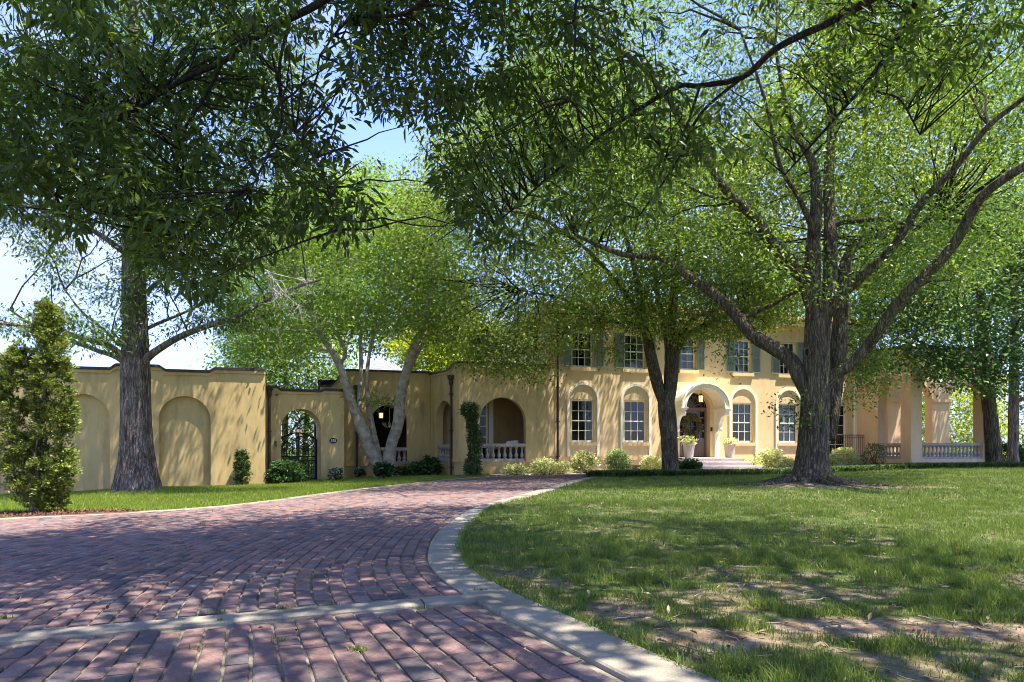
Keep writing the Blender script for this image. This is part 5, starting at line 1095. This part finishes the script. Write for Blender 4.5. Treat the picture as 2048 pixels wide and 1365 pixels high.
V, F, lr = leafgeo(C, 1, (.01, .01, .008), .07, .02, 0, 2., seed=6); M['bark_chip'] = leafmat('bark chips', (.06, .028, .018), (.14, .065, .04), (.24, .13, .09), (.3, .3, .3), .02)
tag(npmesh('mulch', V, F, 4, M['bark_chip'], base=(0, 0, 0), lr=lr), kind='stuff')
# leaf litter and twigs over the lawn
x, y, r = scatter(-.5, 8, 3.2, 16, 55, 12); k = (np.abs(x) < .75*y) & ~inpoly(x, y, PAVED) & (r.random(len(x)) < .25+.9*bare(x, y)); x, y = x[k], y[k]
V, F, lr = leafgeo(np.column_stack([x, y, ground(x, y)+.045]), 1, (.02, .02, .008), .06, .02, 0, 2.5, seed=13, lance=True); tag(npmesh('leaf_litter', V, F, 4, M['litter'], base=(0, 0, 0), lr=lr), kind='stuff')
tw = MB(); x, y, r = scatter(.2, 6, 3.4, 10, 9, 14); k = ~inpoly(x, y, PAVED) & (r.random(len(x)) < .3+.8*bare(x, y))
for a, b in zip(x[k], y[k]):
    L = r.uniform(.06, .28); t = r.uniform(0, 6.28); s = np.linspace(-.5, .5, 5); c = r.normal(0, .02, 5); px_, py_ = a+s*L*np.cos(t)-c*np.sin(t), b+s*L*np.sin(t)+c*np.cos(t)
    tw.tube(np.column_stack([px_, py_, ground(px_, py_)+.045+r.uniform(0, .015)]), r.uniform(.0018, .0045), 4)
M['stick'] = simple('grey brown sticks', (.23, .18, .13), .9, .45, 6)
tag(tw.build('fallen_twigs', M['stick'], base=(0, 0, 0)), kind='stuff')
r = np.random.default_rng(88); E, _ = resample(KR[KR[:, 1] > 3], .004); E = E[(E[:, 1] < 16)]; E = E[r.random(len(E)) < .35+.65*(fnoise(E[:, 0]*3, E[:, 1]*3, 4) > .5)]; E = E+r.normal(0, .022, E.shape)
blades(E[:, 0], E[:, 1], .075, .007, M['grass'], 'edge_grass', seed=89, lean=.7)
x, y, r = scatter(-9, 1, 3.3, 16, 2.6, 90); k = inpoly(x, y, DRIVE) & (np.abs(x) < .75*y); x, y = x[k], y[k]
V, F, lr = leafgeo(np.column_stack([x, y, ground(x, y)+.046]), 1, (.02, .02, .003), .055, .02, 0, 2.5, seed=91, lance=True); tag(npmesh('fallen_leaves', V, F, 4, M['litter'], base=(0, 0, 0), lr=lr), kind='stuff')
# weeds in the paving joints
wx, wy = [], []; r = np.random.default_rng(15)
for a, b, k in ((435, 1237, 30), (960, 1193, 50), (570, 1229, 40), (658, 1222, 25), (625, 1164, 25), (715, 1314, 60), (10, 1247, 40), (840, 1230, 20), (398, 1310, 20), (560, 1295, 22), (440, 1255, 20), (905, 1150, 12)):
    p = gpix(a, b); wx += list(p[0]+r.normal(0, .03, k)); wy += list(p[1]+r.normal(0, .012, k))
blades(np.array(wx), np.array(wy), .035, .006, M['grass'], 'weeds', seed=16, lean=.6, zoff=.035)

# ------------------------------------------------------------------ sticks lying on the lawn
def stick(label, pts, r0, m, fork=None):
    P = np.array([(*gpix(a, b), 0) for a, b in pts]); P[:, 2] = ground(P[:, 0], P[:, 1])+.05+.012*np.sin(np.arange(len(P))*2.3); Q = catmull(P, 5)
    mb = MB(); mb.tube(Q, np.linspace(r0, r0*.4, len(Q)), 6)
    o = mb.build('fallen_stick', m, base=P[0]); tag(o, label, 'stick', 'sticks fallen on the lawn')
    if fork:
        mb = MB()
        for f in fork:
            P = np.array([(*gpix(a, b), 0) for a, b in f]); P[:, 2] = ground(P[:, 0], P[:, 1])+.06; mb.tube(catmull(P, 4), np.linspace(r0*.5, r0*.25, (len(P)-1)*4+1), 5)
        BASE[o.name] = np.array(o.location); mb.build('side_twig', m, o)
M['wet'] = simple('dark damp branch', (.035, .03, .026), .9, .4, 12)
stick('thick dark branch lying at the right edge of the lawn', [(1925, 1152), (1970, 1146), (2010, 1138), (2060, 1128)], .024, M['wet'], [[(1970, 1146), (1990, 1160)], [(2010, 1138), (2035, 1150)]])
stick('pale bent stick on bare soil near the kerb in front', [(1350, 1304), (1385, 1318), (1440, 1328), (1545, 1331)], .008, M['stick'], [[(1440, 1328), (1480, 1316)]])
stick('straight grey stick in the grass left of the thick branch', [(1735, 1136), (1770, 1130), (1825, 1122)], .011, M['stick'])
stick('curled pale stick on the dry grass mid lawn', [(1680, 1142), (1692, 1139), (1704, 1146)], .008, M['stick'])
stick('short forked stick beside a mossy tuft', [(1462, 1190), (1480, 1194), (1500, 1190)], .007, M['stick'], [[(1480, 1194), (1492, 1180)]])
stick('thin twig lying on the lawn left of the curled stick', [(1310, 1268), (1330, 1262), (1345, 1268)], .006, M['stick'])

# ------------------------------------------------------------------ shrubs
def shrub(name, label, px, py, d, w, h, lm, L, Wd, nC, k, cat='shrub', group=None, flower=0, seed=1, sq=1., up=.8, droop=-.1, low=.1, stems=6, clr=.25, flat=.8):
    p = unp(px, py, d); gz = float(ground(p[0], p[1])); b = np.array([p[0], p[1], gz+.02]); t = thing(name, b, label, cat, group); r = np.random.default_rng(seed)
    R_ = w/2; u = r.random(nC); th = r.uniform(0, 2*np.pi, nC); zz = low*h+(1-low)*h*r.random(nC)**.8; prof = np.sqrt(np.clip(1-((zz/h-.42)/.60)**2, .05, 1)); rr = R_*prof*np.sqrt(u)**.6*(.55+.85*fnoise(np.cos(th)*2.2+seed, np.sin(th)*2.2+zz*2.5, seed))
    C = np.column_stack([b[0]+rr*np.cos(th), b[1]+rr*np.sin(th)*sq, b[2]+zz]); s_ = min(.09, w*.10)
    ax = nrmz(np.column_stack([np.cos(th), np.sin(th), np.full(nC, .5)+r.normal(0, .3, nC)]))
    V, F, lr = leafgeo(C, k, (s_, s_, s_*flat), L, Wd, droop, up, seed=seed, axis=ax, clr=clr)
    tag(npmesh('foliage', V, F, 4, lm, t, lr=lr), kind='stuff')
    st_ = MB()
    for i in range(stems):
        c = C[r.integers(nC)]; q = np.linspace(0, 1, 5)[:, None]; P = b+(c-b)*q+np.array([0, 0, .12*h])*np.sin(q*np.pi)+r.normal(0, .01, (5, 3)); P[0] = b+np.array([r.normal(0, .03*w), r.normal(0, .03*w), -.05]); st_.tube(P, np.linspace(.010, .004, 5)*(1+h*.6), 5)
    tag(st_.build('stems', M['twig'], t), kind='stuff')
    if flower:
        top = C[np.argsort(-C[:, 2]+r.normal(0, .25*h, nC))[:flower]]+np.array([0, -.03, .03]); V, F, lr = leafgeo(top, 9, (.022, .022, .012), .045, .04, 0, .5, seed=seed+9, out=1.2); tag(npmesh('flowers', V, F, 4, M['petal'], t, lr=lr), kind='stuff')
    return t
def dpx(px, py): return gpix(px, py)[1]
shrub('shrub', 'rounded deep green shrub before the left jamb of the gate', 572, 966, 27.2, 1.25, .80, M['lf_dk'], .15, .05, 150, 22, seed=2, flat=.6)
shrub('flowering_shrub', 'small white flowered shrub tucked against the wall corner by the downspout', 543, 966, 27.1, .42, .50, M['lf_dk'], .08, .045, 40, 16, flower=22, seed=3)
shrub('flowering_shrub', 'white flowered shrub below the house number', 672, 962, 28.6, .48, .48, M['lf_dk'], .08, .045, 46, 16, flower=24, seed=4)
shrub('flowering_shrub', 'white flowered shrub at the foot of the loggia downspout', 719, 959, 30.8, .42, .42, M['lf_dk'], .08, .045, 40, 16, flower=18, seed=5)
shrub('hosta', 'leafy green plant at the foot of the forked pale tree', 768, 960, 29.6, .66, .52, M['lf_dk'], .22, .07, 40, 16, 'plant', seed=6, low=.2)
shrub('flowering_shrub', 'low dark shrub with one white bloom right of the forked tree', 803, 955, 31.4, .55, .40, M['lf_dk'], .09, .05, 46, 16, flower=6, seed=7)
shrub('shrub', 'spreading dark leafy shrub left of the side arch balustrade', 838, 955, 31.2, 1.0, .50, M['lf_dk'], .13, .06, 90, 18, seed=8)
shrub('shrub', 'taller dark leafy shrub under the side arch balustrade', 862, 952, 30.9, .75, .72, M['lf_dk'], .14, .07, 90, 18, seed=9)
VG = 'cream variegated shrubs in the bed along the facade'
for i, (px, py, d, w, h, lab) in enumerate(((1030, 950, 29.5, .95, .42, 'low cream edged shrub under the pavilion balustrade'), (1088, 947, 30.2, .95, .66, 'cream edged shrub at the corner of pavilion and house'), (1118, 947, 30.6, .8, .55, 'cream edged shrub under the facade downspout'), (1168, 945, 31.2, .95, .98, 'upright cream edged shrub below the leftmost ground floor window'), (1305, 940, 32.2, .95, .72, 'cream edged shrub left of the linden trunk'), (1541, 936, 34.3, 1.15, 1.05, 'large cream edged shrub under the rightmost arched window'), (1572, 938, 34.2, .75, .6, 'cream edged shrub beside the big trunk on its left'), (1500, 938, 33.8, .9, .62, 'feathery cream edged plant at the right end of the steps'), (1690, 930, 35.6, 1.0, .95, 'cream edged shrub before the balcony railing'), (1668, 935, 34.6, .8, .7, 'cream edged shrub just right of the big trunk'))):
    shrub('variegated_shrub', lab, px, py, d, w*1.08, h*.9, M['lf_var'], .11, .05, int(85*w*h/.6)+24, 16, 'shrub', VG, seed=20+i, clr=.3)
shrub('clipped_shrub', 'round clipped pale shrub between the two left ground floor windows', 1236, 945, 31.3, .92, .98, M['lf_box'], .075, .05, 260, 16, seed=40, low=.02)
shrub('shrub', 'dark glossy low shrub right of the linden trunk below the steps', 1378, 946, 30.6, .95, .55, M['lf_dk'], .14, .08, 80, 14, seed=41)
shrub('sparse_shrub', 'thin airy shrub before the porch balustrade left of the square pier', 1750, 936, 33.2, .95, 1.1, M['lf_yew'], .08, .04, 80, 12, seed=42, stems=14)
shrub('wall_sapling', 'small columnar evergreen against the niched wall', 484, 975, 26.3, .44, 1.32, M['lf_yew'], .09, .045, 150, 16, seed=43, low=.03)
shrub('shrub', 'dark shrub past the right end of the open porch', 2012, 938, 44, 2.2, 1.1, M['lf_dk'], .16, .09, 200, 16, seed=44)
# columnar topiary by the pavilion
p = unp(947, 952, 29.2); b = np.array([p[0], p[1], float(ground(p[0], p[1]))+.02]); tpy = thing('columnar_topiary', b, 'tall narrow topiary with a round head beside the pavilion arch', 'shrub')
r = np.random.default_rng(50); n = 560; zz = r.uniform(.05, 2.75, n); bulge = .24+.05*np.sin(zz*5.)+.10*np.exp(-((zz-.35)/.45)**2); th = r.uniform(0, 6.28, n); rr = bulge*np.sqrt(r.random(n)); cxo = -.02-.10*sstep(1.8, 2.6, zz)+.07*np.exp(-((zz-1.4)/.6)**2)
Ca = np.column_stack([b[0]+cxo+rr*np.cos(th), b[1]+rr*np.sin(th), b[2]+zz]); q = nrmz(r.normal(0, 1, (170, 3)))*r.random((170, 1))**.4*np.array([.40, .40, .27]); Cb = b+np.array([-.16, 0, 2.80])+q; Ca = np.vstack([Ca, Cb])
V, F, lr = leafgeo(Ca, 16, (.055, .055, .05), .08, .04, -.2, .6, seed=51); tag(npmesh('foliage', V, F, 4, M['lf_yew'], tpy, lr=lr), kind='stuff')
for k in range(4):
    mb = MB(); z = np.linspace(-.05, 2.6, 12); mb.tube(np.column_stack([b[0]+.05*np.sin(z*2+k*2)+.03*(k-1.5)-.05*sstep(1.8, 2.6, z), b[1]-.06+.05*np.cos(z*1.7+k), b[2]+z]), np.linspace(.035, .015, 12), 6); mb.build('stem', M['bark_pale'], tpy)
# golden cypress on the left
p = gpix(68, 1030); b = np.array([p[0], p[1], float(ground(*p))+.02]); cy_ = thing('golden_cypress', b, 'tall ragged golden green cypress in the mulch bed at the left edge', 'conifer')
d_ = p[1]; sc = d_/FPX; top = (1030-612)*sc
r = np.random.default_rng(60); CL = []; AX = []
prof_l = [(0, .30), (.08, .62), (.20, .95), (.28, .55), (.40, .60), (.55, .78), (.70, .85), (.80, .65), (.84, .05), (1, .02)]
lobe = [(95, 612, 8), (95, 640, 24), (96, 680, 34), (100, 720, 36), (100, 760, 42), (105, 810, 44), (108, 860, 44), (108, 905, 42), (110, 945, 42), (105, 985, 40), (100, 1010, 28)]
lob2 = [(42, 695, 16), (38, 720, 30), (30, 760, 38), (28, 800, 36), (35, 850, 28), (48, 900, 40), (45, 945, 46), (48, 990, 40), (60, 1012, 20)]
for lb_, wt in ((lobe, 200), (lob2, 135)):
    A_ = np.array(lb_, float); yy = r.uniform(A_[0, 1], A_[-1, 1], wt); cx_ = np.interp(yy, A_[:, 1], A_[:, 0]); hw_ = np.interp(yy, A_[:, 1], A_[:, 2])*.74
    th = r.uniform(0, 6.28, wt); q = np.sqrt(r.uniform(.25, 1, wt))
    c_ = np.column_stack([b[0]+(cx_-68)*sc+q*hw_*sc*np.cos(th), b[1]+q*hw_*sc*np.sin(th), b[2]+(1030-yy)*sc]); o_ = np.column_stack([np.cos(th), np.sin(th), np.full(wt, .55)])
    m = 8; cc = np.repeat(c_, m, 0)+r.normal(0, 1, (wt*m, 3))*np.array([.085, .085, .07]); CL.append(cc); AX.append(nrmz(np.repeat(o_, m, 0)+(cc-np.repeat(c_, m, 0))*6+r.normal(0, .25, (wt*m, 3))))
CL = np.vstack(CL); AX = np.vstack(AX)
V, F, lr = leafgeo(CL, 24, (.034, .034, .024), .066, .030, 0, 1.0, seed=61, axis=AX, clr=.26); tag(npmesh('foliage', V, F, 4, M['lf_con'], cy_, lr=lr), kind='stuff')
mb = MB(); mb.tube(catmull([b+np.array([0, 0, -.1]), b+np.array([.02, 0, .5]), b+np.array([.12, .03, 1.6]), b+np.array([.25, 0, 2.8]), b+np.array([.26, 0, top*.96])], 8), np.linspace(.10, .02, 33), 9, wob=.1); mb.build('trunk', M['bark_red'], cy_, smooth=True)
for k in range(9):
    z0 = .5+.28*k; e = CL[r.integers(len(CL))]; s0 = b+np.array([.02+.08*z0, 0, z0]); mb = MB(); mb.tube(catmull([s0, (s0+e)/2+np.array([0, 0, .1]), e], 6), np.linspace(.03, .008, 13), 6); mb.build('limb', M['bark_red'], cy_)
# strap leaved ground cover
def strap(name, line, w, dens, h, seed):
    L = catmull(line, 10); r = np.random.default_rng(seed); seg = np.linalg.norm(np.diff(L, axis=0), axis=1).sum(); n = int(seg*w*dens); t = r.random(n)*(len(L)-1); i = t.astype(int); f = (t-i)[:, None]
    P = L[i]*(1-f)+L[np.minimum(i+1, len(L)-1)]*f; nrm = off(L, 1.)-L; P = P+nrm[i]*r.uniform(-w/2, w/2, (n, 1)); P = P+r.normal(0, .02, P.shape)
    a = r.uniform(0, 6.28, n); q = np.column_stack([np.cos(a), np.sin(a), np.zeros(n)]); d = np.column_stack([-np.sin(a), np.cos(a), np.zeros(n)]); hh = (h*r.uniform(.6, 1.3, n))[:, None]; B = np.column_stack([P, ground(P[:, 0], P[:, 1])+.02]); up = np.array([0, 0, 1.]); wd = .012
    V = np.stack([B-d*wd, B+d*wd, B+up*hh*.8+q*hh*.35+d*wd, B+up*hh*.8+q*hh*.35-d*wd, B+up*hh*.72+q*hh*.95+d*wd*.2, B+up*hh*.72+q*hh*.95-d*wd*.2], 1)
    F = (np.array([[0, 1, 2, 3], [3, 2, 4, 5]])[None]+6*np.arange(n)[:, None, None]).reshape(-1, 4)
    tag(npmesh(name, V.reshape(-1, 3), F, 4, M['lf_strap'], base=(0, 0, 0), lr=np.repeat(np.clip(r.normal(.45, .25, n), 0, 1), 2)), kind='stuff')
strap('ground_cover', [(3.4, 27.3), (4.6, 28.3), (6.5, 28.8), (9, 29.6), (12, 30.6), (15, 31.6)], 1.5, 620, .26, 90)
strap('ground_cover', [(14.5, 31.4), (18, 32.2), (22, 33.2), (27, 34.8), (34, 37)], 1.5, 480, .26, 91)

# ------------------------------------------------------------------ things at the front door
PLN = 'pale ceramic planters on the front steps'
for i, (s, lab) in enumerate(((DC-1.12, 'pale round planter with leafy white plants left of the front door'), (DC+1.12, 'pale round planter with leafy white plants right of the front door'))):
    c = FH.pt(s, 1.28, ZF); t = thing('planter', c, lab, 'planter', PLN)
    mb = MB(); mb.lathe([(.19, 0), (.20, .03), (.26, .5), (.28, .62), (.295, .63), (.295, .68), (.26, .68), (.25, .60)], c, 20); mb.build('pot', M['pot'], t, smooth=False)
    r = np.random.default_rng(95+i); C = np.column_stack([c[0]+r.normal(0, .16, 26), c[1]+r.normal(0, .16, 26), c[2]+.66+np.abs(r.normal(0, .09 if i else .16, 26))])
    V, F, lr = leafgeo(C, 8, (.04, .04, .03), .17, .075, -.2, .8, seed=97+i, out=.8); tag(npmesh('leafy_plant', V, F, 4, M['lf_var'], t, lr=lr), kind='stuff')
wc = FDR.pt(DC, .06, 2.28); wr = thing('door_wreath', wc, 'round dried leaf wreath hanging on the front door', 'wreath')
r = np.random.default_rng(99); n = 330; a = r.uniform(0, 6.28, n); R_ = .43+r.normal(0, .05, n); C = FDR.T(np.column_stack([DC+R_*np.cos(a), .07+r.normal(0, .03, n), 2.28+R_*np.sin(a)]))
V, F, lr = leafgeo(C, 6, (.03, .03, .03), .11, .042, 0, .2, seed=98, out=.9); tag(npmesh('leaves', V, F, 4, M['lf_wreath'], wr, lr=lr), kind='stuff')
mb = MB(); mb.tube([FDR.pt(DC+.43*math.cos(t), .05, 2.28+.43*math.sin(t)) for t in np.linspace(0, 6.28, 25)], .03, 6); mb.build('hoop', M['bark_red'], wr)
def lantern(label, c, ztop, w, h, lit=True, name='hanging_lantern'):
    c = np.array(c, float); t = thing(name, c, label, 'lantern'); mb = MB()
    mb.lathe([(w*.5, h*.82), (w*.55, h*.86), (w*.16, h*1.02), (w*.08, h*1.08)], c, 6); mb.lathe([(w*.42, -.02), (w*.5, 0), (w*.5, .03)], c, 6)
    for k in range(6):
        a = math.pi*k/3; mb.tube([c+np.array([w*.5*math.cos(a), w*.5*math.sin(a), .02]), c+np.array([w*.53*math.cos(a), w*.53*math.sin(a), h*.83])], w*.04, 4)
    mb.build('lantern_frame', M['iron'], t)
    g = MB(); g.lathe([(w*.40, .035), (w*.44, h*.80)], c, 6); g.build('glass', M['lamp' if lit else 'lamp_faint'], t)
    if ztop: k = MB(); k.tube([c+np.array([0, 0, h*1.05]), (c[0], c[1], ztop)], .012, 5); k.build('chain', M['iron'], t)
    return t
lantern('glass lantern hanging under the front door hood', FH.pt(DC, .55, 3.38), 4.04, .26, .42)
lantern('small dark lantern hanging in the corner pavilion arch', FP.pt(FP.at(982, -.9), -.9, 3.45), 4.3, .26, .36, False)
lantern('amber lit lantern hanging inside the dark loggia', FLg.pt(FLg.at(762, -1.2), -1.2, FLg.z(762, 838, -1.2)), zt-.6, .22, .34)
# chandelier in the loggia
c = FLg.pt(FLg.at(779, -1.6), -1.6, FLg.z(779, 852, -1.6)); ch = thing('chandelier', c, 'white branching chandelier hanging in the dark loggia', 'chandelier')
mb = MB(); mb.tube([c, c+np.array([0, 0, 1.5])], .012, 6); mb.lathe([(.02, -.1), (.05, -.04), (.02, .05)], c, 8)
for k in range(8):
    a = k*math.pi/4; mb.tube([c+np.array([.32*q*math.cos(a), .32*q*math.sin(a), -.10*math.sin(q*math.pi)+.06*q]) for q in np.linspace(0, 1, 7)], .010, 5); mb.lathe([(.03, 0), (.018, .02), (.015, .09)], c+np.array([.32*math.cos(a), .32*math.sin(a), .06]), 6)
mb.build('chandelier_frame', M['white'], ch)
# seats on the pavilion porch
def seat(label, fr, s, n, z, w, ang=0):
    t = thing('porch_sofa', fr.pt(s, n, z), label, 'sofa'); mb = MB(); nb(mb, fr, s-w/2, s+w/2, n-.35, n+.35, z+.12, z+.30); nb(mb, fr, s-w/2, s+w/2, n+.28, n+.36, z+.302, z+.72)
    for a in (-1, 1):
        nb(mb, fr, s+a*w/2-.05, s+a*w/2+.05, n-.352, n+.362, z, z+.55)
    mb.build('frame', M['wicker'], t); return t
def cushion(label, fr, s, n, z, w, h, tilt=0):
    mb = MB(); k = 9; u = np.linspace(-1, 1, k); gx_, gz_ = np.meshgrid(u, u); th = .09*np.clip((1-gx_**4)*(1-gz_**4), 0, 1)**.5
    V = []
    for sd in (1, -1): V += [(s+w/2*a*(1-.06*b*b), n+sd*t_, z+h/2+h/2*b*(1-.06*a*a)+tilt*a*h*.15) for a, b, t_ in zip(gx_.ravel(), gz_.ravel(), th.ravel())]
    q = np.arange(k*k).reshape(k, k); F = [(q[i, j], q[i, j+1], q[i+1, j+1], q[i+1, j]) for i in range(k-1) for j in range(k-1)]; F += [tuple(x+k*k for x in f[::-1]) for f in F]
    mb.add(fr.T(np.array(V)), F); o = mb.build('cushion', M['cushion'], base=fr.pt(s, n, z), smooth=True); tag(o, label, 'cushion', 'cushions on the porch sofas')
zf = zbp+.005
seat('dark wicker sofa behind the pavilion front balustrade', FP, FP.at(1030), -.75, zf, 1.3)
cushion('white cushion showing above the pavilion front balustrade', FP, FP.at(1034), -.72, zf+.55, .62, .38, .6)
seat('dark wicker seat behind the pavilion side balustrade', FS, FS.at(893), -.85, zf, .9)
cushion('white cushion showing above the pavilion side balustrade', FS, FS.at(896), -.8, zf+.55, .45, .42)
# lamp post in the garden behind the gate
p = FG.pt(FG.at(598, -3.5), -3.5); gz = float(ground(p[0], p[1])); lp = lantern('lantern on a post in the garden seen through the arched gate', (p[0], p[1], FG.z(598, 874, -3.5)), None, .30, .42, False, 'garden_lantern')
mb = MB(); mb.lathe([(.09, 0), (.05, .15), (.035, .4), (.035, FG.z(598, 874, -3.5)-gz-.05), (.09, FG.z(598, 874, -3.5)-gz-.01)], (p[0], p[1], gz), 10); mb.build('post', M['iron'], lp)
